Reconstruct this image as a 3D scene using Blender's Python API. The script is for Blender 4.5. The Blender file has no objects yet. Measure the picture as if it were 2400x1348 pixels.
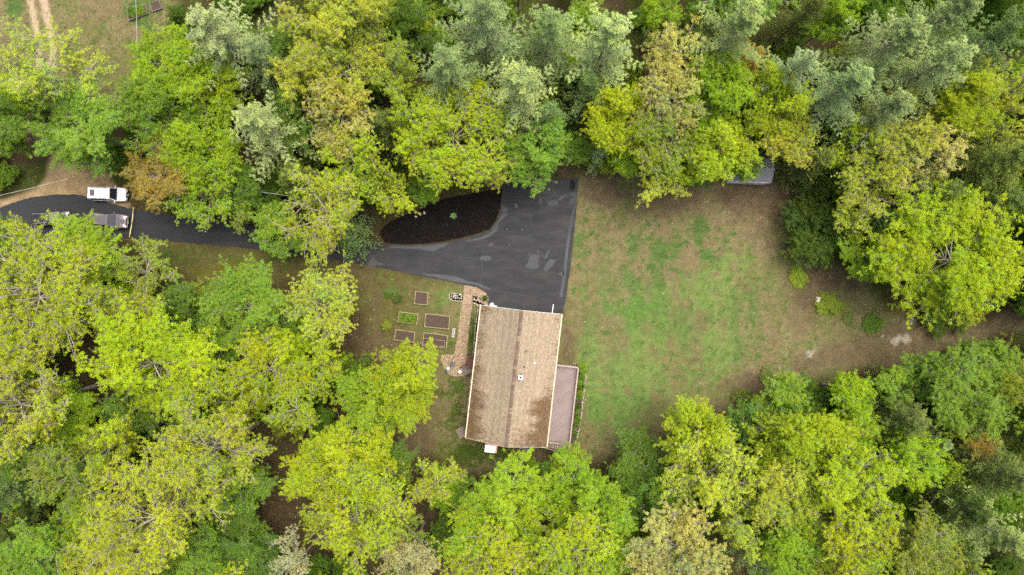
import bpy, bmesh, math, random
import numpy as np
from mathutils import Vector, Matrix

# ------------------------------------------------------------------ camera, world, sun, exposure
S = bpy.context.scene
C = S.collection
CAM_H = 88.9
TANH = 0.75
cam_d = bpy.data.cameras.new('camera')
cam = bpy.data.objects.new('camera', cam_d)
C.objects.link(cam)
cam.location = (0, 0, CAM_H)
cam.rotation_euler = (0, 0, 0)
cam_d.sensor_width = 36
cam_d.lens = 18 / TANH
cam_d.clip_end = 3000
S.camera = cam

SUN_EL, SUN_AZ = 72.0, 38.0          # azimuth: degrees from +Y towards +X
world = bpy.data.worlds.new('World')
S.world = world
world.use_nodes = True
wn = world.node_tree.nodes
bg = wn['Background']
sky_n = wn.new('ShaderNodeTexSky')
sky_n.sky_type = 'NISHITA'
sky_n.sun_disc = False
sky_n.sun_elevation = math.radians(SUN_EL)
sky_n.sun_rotation = math.radians(SUN_AZ)
sky_n.air_density = 0.6
sky_n.dust_density = 7.0
sky_n.ozone_density = 0.3
world.node_tree.links.new(sky_n.outputs[0], bg.inputs['Color'])
bg.inputs['Strength'].default_value = 0.15
sun_d = bpy.data.lights.new('sun', 'SUN')
sun_d.energy = 0.6
sun_d.angle = math.radians(30)
sun_d.color = (1.0, 0.975, 0.94)
sun = bpy.data.objects.new('sun', sun_d)
C.objects.link(sun)
sd = Vector((math.cos(math.radians(SUN_EL)) * math.sin(math.radians(SUN_AZ)),
             math.cos(math.radians(SUN_EL)) * math.cos(math.radians(SUN_AZ)),
             math.sin(math.radians(SUN_EL))))
sun.rotation_euler = sd.to_track_quat('Z', 'Y').to_euler()
sun.location = sd * 120
S.view_settings.view_transform = 'Standard'
S.view_settings.look = 'None'
S.view_settings.gamma = 1
S.view_settings.exposure = 1.2
cy = S.cycles
cy.max_bounces = 6
cy.diffuse_bounces = 3
cy.use_adaptive_sampling = True
cy.adaptive_threshold = 0.02
cy.glossy_bounces = 2
cy.transmission_bounces = 4
cy.transparent_max_bounces = 4
cy.use_denoising = False
cy.filter_width = 1.5
cy.caustics_reflective = False
cy.caustics_refractive = False

# ------------------------------------------------------------------ helpers
random.seed(7)
RNG = np.random.default_rng(11)


def at(px, py, z=0.0):
    """pixel of the 2400 x 1348 photograph -> world point on the level z"""
    k = 2 * TANH * (CAM_H - z) / 2400
    return Vector(((px - 1200) * k, -(py - 674) * k, z))


def mpp(z=0.0):
    return 2 * TANH * (CAM_H - z) / 2400


def lin(c):
    return tuple(((v / 255) / 12.92 if v / 255 <= 0.04045 else ((v / 255 + 0.055) / 1.055) ** 2.4) for v in c)


def tag(o, label=None, cat=None, group=None, kind=None):
    if label: o['label'] = label
    if cat: o['category'] = cat
    if group: o['group'] = group
    if kind: o['kind'] = kind
    return o


def empty(name, loc=(0, 0, 0), rz=0.0):
    o = bpy.data.objects.new(name, None)
    o.empty_display_size = 0.2
    C.objects.link(o)
    o.location = loc
    o.rotation_euler = (0, 0, rz)
    return o


def link(name, me, mat=None, parent=None):
    o = bpy.data.objects.new(name, me)
    C.objects.link(o)
    if mat and not me.materials:
        me.materials.append(mat)
    if parent is not None:
        o.parent = parent
    return o


class MB:
    """collects shapes into one mesh"""

    def __init__(self):
        self.v = []
        self.f = []

    def add(self, vs, fs):
        b = len(self.v)
        self.v += [tuple(p) for p in vs]
        self.f += [tuple(i + b for i in f) for f in fs]
        return self

    def box(self, c, s, rz=0.0, mat=None):
        cx, cy_, cz = c
        hx, hy, hz = s[0] / 2, s[1] / 2, s[2] / 2
        co, si = math.cos(rz), math.sin(rz)
        vs = []
        for z in (-hz, hz):
            for x, y in ((-hx, -hy), (hx, -hy), (hx, hy), (-hx, hy)):
                p = Vector((x * co - y * si, x * si + y * co, z))
                if mat is not None: p = mat @ p
                vs.append((cx + p.x, cy_ + p.y, cz + p.z))
        return self.add(vs, [(3, 2, 1, 0), (4, 5, 6, 7), (0, 1, 5, 4), (1, 2, 6, 5), (2, 3, 7, 6), (3, 0, 4, 7)])

    def bar(self, a, b, w, h):
        """box from a to b, w wide, h high"""
        a = Vector(a); b = Vector(b)
        d = b - a
        L = d.length
        d.normalize()
        up = Vector((0, 0, 1)) if abs(d.z) < 0.95 else Vector((1, 0, 0))
        s = d.cross(up).normalized()
        u = s.cross(d)
        vs = []
        for p in (a, b):
            for i, j in ((-1, -1), (1, -1), (1, 1), (-1, 1)):
                vs.append(p + s * (i * w / 2) + u * (j * h / 2))
        return self.add(vs, [(0, 1, 2, 3), (7, 6, 5, 4), (0, 4, 5, 1), (1, 5, 6, 2), (2, 6, 7, 3), (3, 7, 4, 0)])

    def tube(self, pts, rad, n=8, cap=True):
        pts = [Vector(p) for p in pts]
        if not hasattr(rad, '__len__'): rad = [rad] * len(pts)
        vs, fs = [], []
        for i, p in enumerate(pts):
            d = (pts[min(i + 1, len(pts) - 1)] - pts[max(i - 1, 0)]).normalized()
            up = Vector((0, 0, 1)) if abs(d.z) < 0.9 else Vector((1, 0, 0))
            s = d.cross(up).normalized()
            u = s.cross(d)
            for k in range(n):
                a = 2 * math.pi * k / n
                vs.append(p + (s * math.cos(a) + u * math.sin(a)) * rad[i])
        for i in range(len(pts) - 1):
            for k in range(n):
                k2 = (k + 1) % n
                fs.append((i * n + k, i * n + k2, (i + 1) * n + k2, (i + 1) * n + k))
        if cap:
            fs.append(tuple(range(n - 1, -1, -1)))
            fs.append(tuple((len(pts) - 1) * n + k for k in range(n)))
        return self.add(vs, fs)

    def lathe(self, c, prof, n=16):
        vs, fs = [], []
        for r, z in prof:
            for k in range(n):
                a = 2 * math.pi * k / n
                vs.append((c[0] + r * math.cos(a), c[1] + r * math.sin(a), c[2] + z))
        for i in range(len(prof) - 1):
            for k in range(n):
                k2 = (k + 1) % n
                fs.append((i * n + k, i * n + k2, (i + 1) * n + k2, (i + 1) * n + k))
        fs.append(tuple(range(n - 1, -1, -1)))
        fs.append(tuple((len(prof) - 1) * n + k for k in range(n)))
        return self.add(vs, fs)

    def mesh(self, name='mesh', bevel=0.0, smooth=False):
        me = bpy.data.meshes.new(name)
        me.from_pydata(self.v, [], self.f)
        if bevel > 0:
            bm = bmesh.new()
            bm.from_mesh(me)
            bmesh.ops.bevel(bm, geom=bm.edges[:], offset=bevel, segments=2, affect='EDGES', profile=0.6)
            bm.to_mesh(me)
            bm.free()
        if smooth:
            me.polygons.foreach_set('use_smooth', [True] * len(me.polygons))
        me.update()
        return me

    def build(self, name, mat, parent=None, bevel=0.0, smooth=False):
        return link(name, self.mesh(name, bevel, smooth), mat, parent)


# ------------------------------------------------------------------ materials
def new_mat(name):
    m = bpy.data.materials.new(name)
    m.use_nodes = True
    nt = m.node_tree
    return m, nt, nt.nodes['Principled BSDF'], nt.links


def simple(name, col, rough=0.7, noise=0.25, scale=6.0, bump=0.0, metal=0.0, bscale=None, spec=0.4, coat=0.0):
    """plain coloured surface with procedural mottling"""
    m, nt, p, L = new_mat(name)
    n = nt.nodes
    tc = n.new('ShaderNodeTexCoord')
    nz = n.new('ShaderNodeTexNoise')
    nz.inputs['Scale'].default_value = scale
    nz.inputs['Detail'].default_value = 6
    nz.inputs['Roughness'].default_value = 0.65
    L.new(tc.outputs['Object'], nz.inputs['Vector'])
    mr = n.new('ShaderNodeMapRange')
    mr.inputs['From Min'].default_value = 0.25
    mr.inputs['From Max'].default_value = 0.75
    mr.inputs['To Min'].default_value = 1 - noise
    mr.inputs['To Max'].default_value = 1 + noise
    L.new(nz.outputs['Fac'], mr.inputs['Value'])
    mx = n.new('ShaderNodeVectorMath')
    mx.operation = 'SCALE'
    mx.inputs[0].default_value = col[:3]
    L.new(mr.outputs[0], mx.inputs['Scale'])
    L.new(mx.outputs[0], p.inputs['Base Color'])
    p.inputs['Roughness'].default_value = rough
    p.inputs['Metallic'].default_value = metal
    p.inputs['Specular IOR Level'].default_value = spec
    p.inputs['Coat Weight'].default_value = coat
    if bump > 0:
        nb = n.new('ShaderNodeTexNoise')
        nb.inputs['Scale'].default_value = bscale or scale * 6
        nb.inputs['Detail'].default_value = 5
        L.new(tc.outputs['Object'], nb.inputs['Vector'])
        b = n.new('ShaderNodeBump')
        b.inputs['Strength'].default_value = bump
        b.inputs['Distance'].default_value = 0.03
        L.new(nb.outputs['Fac'], b.inputs['Height'])
        L.new(b.outputs[0], p.inputs['Normal'])
    return m


def leaf_mat(name, trans=0.34):
    """leaf colour = the tree's own colour x a tint carried by each leaf clump"""
    m, nt, p, L = new_mat(name)
    n = nt.nodes
    n.remove(p)
    oi = n.new('ShaderNodeObjectInfo')
    at_ = n.new('ShaderNodeAttribute')
    at_.attribute_name = 'tint'
    mul = n.new('ShaderNodeMix'); mul.data_type = 'RGBA'; mul.blend_type = 'MULTIPLY'
    mul.inputs[0].default_value = 1.0
    L.new(oi.outputs['Color'], mul.inputs[6])
    L.new(at_.outputs['Color'], mul.inputs[7])
    d = n.new('ShaderNodeBsdfDiffuse')
    t = n.new('ShaderNodeBsdfTranslucent')
    L.new(mul.outputs[2], d.inputs['Color'])
    ty = n.new('ShaderNodeMix'); ty.data_type = 'RGBA'; ty.blend_type = 'MULTIPLY'
    ty.inputs[0].default_value = 1.0
    ty.inputs[7].default_value = (1.05, 1.1, 0.75, 1)
    L.new(mul.outputs[2], ty.inputs[6])
    L.new(ty.outputs[2], t.inputs['Color'])
    mix = n.new('ShaderNodeMixShader')
    mix.inputs[0].default_value = trans
    L.new(d.outputs[0], mix.inputs[1])
    L.new(t.outputs[0], mix.inputs[2])
    L.new(mix.outputs[0], n['Material Output'].inputs['Surface'])
    return m


def attr_mat(name, attr='col', rough=0.9, fine=14.0, amt=0.35, bump=0.5, spec=0.2):
    """colour from a vertex attribute (what the surface is made of), fine grain from noise"""
    m, nt, p, L = new_mat(name)
    n = nt.nodes
    a = n.new('ShaderNodeAttribute')
    a.attribute_name = attr
    tc = n.new('ShaderNodeTexCoord')
    n1 = n.new('ShaderNodeTexNoise')
    n1.inputs['Scale'].default_value = fine
    n1.inputs['Detail'].default_value = 4
    n1.inputs['Roughness'].default_value = 0.8
    n2 = n.new('ShaderNodeTexNoise')
    n2.inputs['Scale'].default_value = fine * 0.18
    n2.inputs['Detail'].default_value = 5
    L.new(tc.outputs['Object'], n1.inputs['Vector'])
    L.new(tc.outputs['Object'], n2.inputs['Vector'])
    ad = n.new('ShaderNodeMath'); ad.operation = 'ADD'
    L.new(n1.outputs['Fac'], ad.inputs[0])
    L.new(n2.outputs['Fac'], ad.inputs[1])
    mr = n.new('ShaderNodeMapRange')
    mr.inputs['From Min'].default_value = 0.7
    mr.inputs['From Max'].default_value = 1.3
    mr.inputs['To Min'].default_value = 1 - amt
    mr.inputs['To Max'].default_value = 1 + amt
    L.new(ad.outputs[0], mr.inputs['Value'])
    mx = n.new('ShaderNodeVectorMath'); mx.operation = 'SCALE'
    L.new(a.outputs['Color'], mx.inputs[0])
    L.new(mr.outputs[0], mx.inputs['Scale'])
    L.new(mx.outputs[0], p.inputs['Base Color'])
    p.inputs['Roughness'].default_value = rough
    p.inputs['Specular IOR Level'].default_value = spec
    b = n.new('ShaderNodeBump')
    b.inputs['Strength'].default_value = bump
    b.inputs['Distance'].default_value = 0.05
    L.new(n1.outputs['Fac'], b.inputs['Height'])
    L.new(b.outputs[0], p.inputs['Normal'])
    return m


def ground_material():
    """soil or dry thatch (col) and living grass (gcol), mixed tuft by tuft by the grass weight (gw)"""
    m, nt, p, L = new_mat('ground')
    n = nt.nodes
    tc = n.new('ShaderNodeTexCoord')

    def noise(scale, det, rough=0.7):
        q = n.new('ShaderNodeTexNoise')
        q.inputs['Scale'].default_value = scale; q.inputs['Detail'].default_value = det; q.inputs['Roughness'].default_value = rough
        L.new(tc.outputs['Object'], q.inputs['Vector'])
        return q

    def rng_(src, a, b, c, d):
        q = n.new('ShaderNodeMapRange')
        for k, v in zip(('From Min', 'From Max', 'To Min', 'To Max'), (a, b, c, d)): q.inputs[k].default_value = v
        L.new(src, q.inputs['Value'])
        return q

    def attr(a):
        q = n.new('ShaderNodeAttribute'); q.attribute_name = a
        return q
    tuft = noise(2.4, 7, 0.8)
    ad = n.new('ShaderNodeMath'); ad.operation = 'ADD'
    L.new(rng_(tuft.outputs['Fac'], 0.3, 0.7, -0.55, 0.55).outputs[0], ad.inputs[0])
    L.new(attr('gw').outputs['Fac'], ad.inputs[1])
    fac = rng_(ad.outputs[0], 0.34, 0.66, 0, 1)
    mix = n.new('ShaderNodeMix'); mix.data_type = 'RGBA'
    L.new(fac.outputs[0], mix.inputs[0])
    L.new(attr('col').outputs['Color'], mix.inputs[6])
    L.new(attr('gcol').outputs['Color'], mix.inputs[7])
    fine = noise(16, 4, 0.85); mid = noise(1.1, 5, 0.7); speck = noise(34, 2, 0.6)
    a1 = n.new('ShaderNodeMath'); a1.operation = 'MULTIPLY'
    L.new(rng_(fine.outputs['Fac'], 0.3, 0.7, 0.62, 1.38).outputs[0], a1.inputs[0])
    L.new(rng_(mid.outputs['Fac'], 0.3, 0.7, 0.76, 1.24).outputs[0], a1.inputs[1])
    a2 = n.new('ShaderNodeMath'); a2.operation = 'MULTIPLY'
    L.new(a1.outputs[0], a2.inputs[0])
    L.new(rng_(speck.outputs['Fac'], 0.62, 0.74, 1.0, 1.5).outputs[0], a2.inputs[1])
    v = n.new('ShaderNodeVectorMath'); v.operation = 'SCALE'
    L.new(mix.outputs[2], v.inputs[0]); L.new(a2.outputs[0], v.inputs['Scale'])
    L.new(v.outputs[0], p.inputs['Base Color'])
    p.inputs['Roughness'].default_value = 0.95
    p.inputs['Specular IOR Level'].default_value = 0.1
    b = n.new('ShaderNodeBump'); b.inputs['Strength'].default_value = 0.6; b.inputs['Distance'].default_value = 0.05
    L.new(fine.outputs['Fac'], b.inputs['Height'])
    L.new(b.outputs[0], p.inputs['Normal'])
    return m


M = {}
M['leaf'] = leaf_mat('leaf')
M['needle'] = leaf_mat('needle', 0.25)
M['bark_grey'] = simple('bark_grey', (0.30, 0.27, 0.22), 0.9, 0.35, 3, 0.6, bscale=20)
M['bark_brown'] = simple('bark_brown', (0.16, 0.13, 0.105), 0.9, 0.35, 3, 0.6, bscale=20)
M['ground'] = ground_material()
M['litter'] = attr_mat('litter', fine=3, amt=0.1, bump=0.0)
M['white_paint'] = simple('white_paint', (0.72, 0.72, 0.70), 0.5, 0.06, 3)
M['cream_trim'] = simple('cream_trim', (0.62, 0.55, 0.42), 0.5, 0.10, 2)
M['siding'] = simple('siding', (0.60, 0.58, 0.53), 0.6, 0.06, 1.5)
M['glass'] = simple('glass', (0.02, 0.025, 0.03), 0.06, 0.1, 2, spec=0.7)
M['rubber'] = simple('rubber', (0.018, 0.018, 0.018), 0.8, 0.2, 10)
M['chrome'] = simple('chrome', (0.55, 0.55, 0.56), 0.25, 0.05, 4, metal=0.9)
M['steel'] = simple('steel', (0.42, 0.43, 0.45), 0.38, 0.15, 5, metal=0.7)
M['black_plastic'] = simple('black_plastic', (0.02, 0.02, 0.022), 0.5, 0.2, 6)
M['lamp_glass'] = simple('lamp_glass', (0.70, 0.70, 0.72), 0.12, 0.1, 8, spec=0.7)
M['red_lamp'] = simple('red_lamp', (0.35, 0.02, 0.02), 0.2, 0.1, 5)
M['paint_white'] = simple('paint_white', (0.82, 0.83, 0.84), 0.25, 0.03, 2, coat=0.6)
M['paint_mauve'] = simple('paint_mauve', (0.12, 0.105, 0.112), 0.3, 0.05, 2, metal=0.3, coat=0.7)
M['paint_black'] = simple('paint_black', (0.012, 0.012, 0.014), 0.25, 0.1, 2, coat=0.7)
M['deck_wood'] = attr_mat('deck_wood', fine=5, amt=0.10, bump=0.15, rough=0.65)
M['deck_rail'] = simple('deck_rail', (0.32, 0.22, 0.20), 0.6, 0.15, 3)
M['rail_cap'] = simple('rail_cap', (0.33, 0.27, 0.23), 0.6, 0.15, 3)
M['red_wood'] = simple('red_wood', (0.12, 0.045, 0.032), 0.7, 0.35, 4, 0.2)
M['grey_wood'] = simple('grey_wood', (0.17, 0.14, 0.12), 0.8, 0.3, 4, 0.3)
M['plank_wood'] = simple('plank_wood', (0.30, 0.225, 0.15), 0.8, 0.25, 4, 0.3)
M['bed_wood'] = simple('bed_wood', (0.32, 0.26, 0.155), 0.8, 0.25, 4, 0.3)
M['soil'] = simple('soil', (0.066, 0.047, 0.033), 0.95, 0.4, 5, 0.9, bscale=22)
M['mulch'] = simple('mulch', (0.008, 0.0065, 0.0055), 1.0, 0.5, 5, 0.9, bscale=18, spec=0.1)
M['chip_ground'] = simple('chip_ground', (0.27, 0.205, 0.13), 0.95, 0.35, 7, 0.9, bscale=16)
M['stone_pale'] = simple('stone_pale', (0.46, 0.42, 0.34), 0.9, 0.3, 6, 0.4)
M['stone_tan'] = simple('stone_tan', (0.33, 0.24, 0.17), 0.9, 0.3, 6, 0.4)
M['stone_white'] = simple('stone_white', (0.66, 0.66, 0.64), 0.9, 0.15, 6, 0.3)
M['brick'] = simple('brick', (0.34, 0.22, 0.17), 0.9, 0.3, 8, 0.4)
M['concrete_cap'] = simple('concrete_cap', (0.70, 0.70, 0.67), 0.7, 0.08, 3)
M['flue_black'] = simple('flue_black', (0.006, 0.006, 0.006), 1.0, 0.2, 4)
M['lead_grey'] = simple('lead_grey', (0.12, 0.10, 0.10), 0.6, 0.2, 6)
M['metal_roof'] = simple('metal_roof', (0.20, 0.20, 0.215), 0.5, 0.12, 2)
M['plastic_blue'] = simple('plastic_blue', (0.07, 0.10, 0.115), 0.5, 0.15, 6)
M['plastic_grey'] = simple('plastic_grey', (0.45, 0.48, 0.47), 0.5, 0.1, 6)
M['tape'] = simple('tape', (0.66, 0.58, 0.20), 0.6, 0.15, 8)
M['cable'] = simple('cable', (0.42, 0.44, 0.40), 0.5, 0.1, 4)

ASPH = None


def asphalt(name, col, var, wet):
    m, nt, p, L = new_mat(name)
    n = nt.nodes
    tc = n.new('ShaderNodeTexCoord')
    mp = n.new('ShaderNodeMapping')
    mp.inputs['Scale'].default_value = (0.55, 1.6, 1)       # streaks left by the squeegee
    mp.inputs['Rotation'].default_value = (0, 0, 0.08)
    L.new(tc.outputs['Object'], mp.inputs['Vector'])
    n1 = n.new('ShaderNodeTexNoise'); n1.inputs['Scale'].default_value = 0.55; n1.inputs['Detail'].default_value = 8
    n1.inputs['Roughness'].default_value = 0.62
    L.new(mp.outputs[0], n1.inputs['Vector'])
    n2 = n.new('ShaderNodeTexNoise'); n2.inputs['Scale'].default_value = 26; n2.inputs['Detail'].default_value = 3
    L.new(tc.outputs['Object'], n2.inputs['Vector'])
    n3 = n.new('ShaderNodeTexNoise'); n3.inputs['Scale'].default_value = 0.16; n3.inputs['Detail'].default_value = 4
    L.new(tc.outputs['Object'], n3.inputs['Vector'])
    r1 = n.new('ShaderNodeMapRange')
    r1.inputs['From Min'].default_value = 0.3; r1.inputs['From Max'].default_value = 0.72
    r1.inputs['To Min'].default_value = 1 - var; r1.inputs['To Max'].default_value = 1 + var
    L.new(n1.outputs['Fac'], r1.inputs['Value'])
    r3 = n.new('ShaderNodeMapRange')
    r3.inputs['From Min'].default_value = 0.35; r3.inputs['From Max'].default_value = 0.65
    r3.inputs['To Min'].default_value = 0.8; r3.inputs['To Max'].default_value = 1.25
    L.new(n3.outputs['Fac'], r3.inputs['Value'])
    r2 = n.new('ShaderNodeMapRange')
    r2.inputs['From Min'].default_value = 0.3; r2.inputs['From Max'].default_value = 0.7
    r2.inputs['To Min'].default_value = 0.93; r2.inputs['To Max'].default_value = 1.07
    L.new(n2.outputs['Fac'], r2.inputs['Value'])
    a = n.new('ShaderNodeMath'); a.operation = 'MULTIPLY'
    L.new(r1.outputs[0], a.inputs[0]); L.new(r2.outputs[0], a.inputs[1])
    a2 = n.new('ShaderNodeMath'); a2.operation = 'MULTIPLY'
    L.new(a.outputs[0], a2.inputs[0]); L.new(r3.outputs[0], a2.inputs[1])
    v = n.new('ShaderNodeVectorMath'); v.operation = 'SCALE'; v.inputs[0].default_value = col
    L.new(a2.outputs[0], v.inputs['Scale'])
    L.new(v.outputs[0], p.inputs['Base Color'])
    rr = n.new('ShaderNodeMapRange')
    rr.inputs['From Min'].default_value = 0.35; rr.inputs['From Max'].default_value = 0.65
    rr.inputs['To Min'].default_value = wet - 0.08; rr.inputs['To Max'].default_value = wet + 0.12
    L.new(n1.outputs['Fac'], rr.inputs['Value'])
    L.new(rr.outputs[0], p.inputs['Roughness'])
    b = n.new('ShaderNodeBump'); b.inputs['Strength'].default_value = 0.12; b.inputs['Distance'].default_value = 0.01
    L.new(n2.outputs['Fac'], b.inputs['Height'])
    L.new(b.outputs[0], p.inputs['Normal'])
    return m


M['asphalt'] = asphalt('asphalt', (0.0105, 0.0122, 0.0140), 0.35, 0.72)
M['asphalt_bare'] = asphalt('asphalt_bare', (0.052, 0.057, 0.060), 0.25, 0.85)
M['asphalt_crack'] = asphalt('asphalt_crack', (0.036, 0.039, 0.040), 0.3, 0.85)
M['asphalt_wet'] = asphalt('asphalt_wet', (0.003, 0.003, 0.0035), 0.2, 0.9)


# ------------------------------------------------------------------ numpy noise
class Noise2:
    def __init__(self, seed):
        self.g = np.random.default_rng(seed).random((256, 256))

    def val(self, x, y):
        xi = np.floor(x).astype(int); yi = np.floor(y).astype(int)
        fx = x - xi; fy = y - yi
        fx = fx * fx * (3 - 2 * fx); fy = fy * fy * (3 - 2 * fy)
        g = self.g
        a = g[xi % 256, yi % 256]; b = g[(xi + 1) % 256, yi % 256]
        c = g[xi % 256, (yi + 1) % 256]; d = g[(xi + 1) % 256, (yi + 1) % 256]
        return (a * (1 - fx) + b * fx) * (1 - fy) + (c * (1 - fx) + d * fx) * fy

    def fbm(self, x, y, sc, o=4):
        s = 0; amp = 1; tot = 0
        for k in range(o):
            s = s + amp * self.val(x * sc * 2 ** k + 17.3 * k, y * sc * 2 ** k + 5.1 * k)
            tot += amp; amp *= 0.55
        return s / tot


N1, N2, N3 = Noise2(1), Noise2(2), Noise2(3)


def sstep(a, b, x):
    t = np.clip((x - a) / (b - a), 0, 1)        # b < a gives the falling step
    return t * t * (3 - 2 * t)


def poly_sd(poly, X, Y):
    """signed distance (px), negative inside"""
    n = len(poly)
    d = np.full(X.shape, 1e9)
    inside = np.zeros(X.shape, bool)
    for i in range(n):
        x1, y1 = poly[i]; x2, y2 = poly[(i + 1) % n]
        ex, ey = x2 - x1, y2 - y1
        t = np.clip(((X - x1) * ex + (Y - y1) * ey) / (ex * ex + ey * ey + 1e-9), 0, 1)
        d = np.minimum(d, np.hypot(X - x1 - t * ex, Y - y1 - t * ey))
        c = ((y1 > Y) != (y2 > Y)) & (X < (x2 - x1) * (Y - y1) / (y2 - y1 + 1e-12) + x1)
        inside ^= c
    return np.where(inside, -d, d)


# outlines in photograph pixels on the ground
DRIVE = [(-80, 512), (0, 487), (30, 476), (70, 463), (130, 456), (180, 456), (215, 463), (260, 477), (312, 491),
         (400, 503), (500, 515), (620, 532), (720, 549), (820, 562), (900, 572), (960, 576), (1030, 571), (1100, 556),
         (1148, 541), (1166, 514), (1175, 482), (1180, 440), (1186, 417), (1356, 418), (1350, 500), (1342, 580),
         (1335, 640), (1326, 700), (1316, 742), (1225, 734), (1130, 722), (1146, 703), (1138, 686), (1122, 675),
         (1098, 669), (1050, 659), (980, 646), (900, 629), (800, 611), (700, 597), (620, 586), (500, 574), (400, 566),
         (310, 558), (250, 556), (150, 566), (0, 572), (-80, 575)]
BED = [(890, 548), (900, 530), (925, 515), (960, 500), (990, 490), (1020, 470), (1100, 455), (1178, 442),
       (1173, 484), (1164, 513), (1147, 538), (1099, 553), (1030, 568), (960, 573), (905, 570)]
LAWN = [(1358, 405), (1480, 400), (1620, 420), (1820, 425), (1860, 470), (1850, 600), (2010, 640), (2080, 730),
        (2250, 770), (2420, 715), (2420, 765), (2300, 800), (2120, 850), (1920, 880), (1780, 960), (1600, 1010),
        (1450, 1070), (1270, 1100), (1080, 1100), (960, 1040), (930, 980), (900, 900), (870, 830), (860, 760),
        (820, 690), (700, 650), (560, 690), (470, 680), (380, 620), (310, 562), (620, 590), (900, 633), (1098, 671),
        (1140, 700), (1130, 720), (1320, 740), (1340, 600)]
TOPLEFT = [(-60, -60), (420, -60), (400, 60), (340, 120), (320, 230), (280, 250), (180, 260), (60, 200), (-60, 190)]
GRAVEL = [(-60, 480), (0, 470), (50, 455), (85, 440), (105, 415), (110, 385), (125, 340), (180, 380), (250, 405),
          (262, 430), (300, 470), (305, 488), (270, 482), (215, 466), (160, 460), (100, 462), (40, 478), (-60, 505)]
PATHDIRT = [(2060, 770), (2150, 745), (2260, 770), (2420, 720), (2420, 762), (2300, 795), (2120, 848), (1900, 870),
            (1840, 850), (1940, 800)]

# (x, y, rx, ry, kind, strength) grass patches in the lawn; dark ones by the house paint its shadow
GREENS = [(1560, 740, 270, 240, 'w', .72), (1450, 900, 140, 160, 'w', .85), (1690, 740, 160, 190, 'w', .68), (1400, 700, 80, 230, 'w', .66), (1860, 840, 140, 70, 'w', .5),
          (1500, 720, 110, 60, 'g', .9), (1540, 790, 80, 45, 'g', .7), (1690, 640, 60, 50, 'l', .9),
          (1650, 690, 90, 40, 'l', .8), (1530, 860, 60, 90, 'l', .9), (1690, 850, 35, 70, 'l', .9),
          (1680, 780, 50, 60, 'l', .7), (1560, 590, 60, 70, 'd', .9), (1640, 540, 50, 60, 'd', .7),
          (1500, 640, 60, 50, 'd', .6), (1370, 560, 30, 60, 'd', .5), (1440, 900, 80, 70, 'l', .7),
          (1450, 960, 70, 50, 'g', .7), (1400, 980, 30, 60, 'g', .5), (1820, 830, 80, 60, 'd', .3),
          (1900, 880, 90, 40, 'd', .45), (1360, 700, 25, 70, 'g', .5), (1660, 600, 40, 30, 'd', .8),
          (1740, 610, 40, 60, 'l', .7), (1390, 860, 40, 80, 'l', .6), (1780, 720, 60, 60, 'd', .35),
          (1880, 650, 28, 35, 'm', .9), (1940, 718, 45, 25, 'm', .9), (1620, 880, 50, 60, 'l', .5),
          (1100, 1060, 120, 40, 'k', .9), (1070, 920, 30, 60, 'k', .9), (1060, 1000, 60, 50, 'k', .6),
          (1200, 1070, 60, 25, 'k', .6), (1105, 790, 16, 70, 'k', .9), (1040, 690, 40, 25, 'l', .8),  # dark green west and south of the house is its shade, painted in
          (920, 690, 30, 20, 'd', .8), (1000, 750, 40, 60, 'd', .5), (620, 610, 120, 25, 'k', .5),
          (420, 600, 80, 25, 'k', .6), (520, 640, 60, 30, 'o', .9), (900, 760, 30, 60, 'o', .5),
          (1060, 830, 30, 30, 'k', .5), (320, 20, 70, 40, 'd', .9), (350, 60, 40, 30, 'd', .6),
          (40, 30, 28, 50, 'd', .8), (180, 20, 50, 25, 'd', .5), (240, 60, 30, 25, 'd', .6), (1410, 640, 30, 30, 'd', .5),
          (60, 420, 40, 40, 'k', .7), (1480, 880, 40, 100, 'l', .5), (940, 1010, 30, 30, 'k', .4)]
BROWNS = [(1400, 440, 60, 40, .6), (1560, 470, 140, 40, .8), (1780, 470, 90, 60, .9), (1840, 500, 40, 80, .8),
          (1800, 560, 50, 40, .4), (1930, 660, 70, 50, .8), (1880, 730, 40, 50, .5), (1780, 900, 90, 30, .7),
          (1700, 960, 80, 30, .5), (970, 1040, 60, 50, .8), (900, 820, 60, 40, .7), (880, 740, 25, 80, .5),
          (1330, 800, 14, 50, .8), (1330, 400, 50, 25, .9), (800, 640, 90, 25, .4), (1290, 1070, 70, 18, .7),
          (1370, 1010, 12, 40, .4), (1650, 760, 20, 20, .5), (1620, 830, 30, 30, .3), (1960, 640, 50, 40, .5)]
PALES = [(2130, 752, 42, 7), (2105, 795, 28, 12), (1900, 826, 9, 12)]

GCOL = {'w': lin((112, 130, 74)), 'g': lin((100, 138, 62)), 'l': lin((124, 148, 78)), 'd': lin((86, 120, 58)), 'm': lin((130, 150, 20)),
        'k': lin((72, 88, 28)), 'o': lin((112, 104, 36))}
KEXP = 0.57     # photograph tone -> base colour


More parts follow.
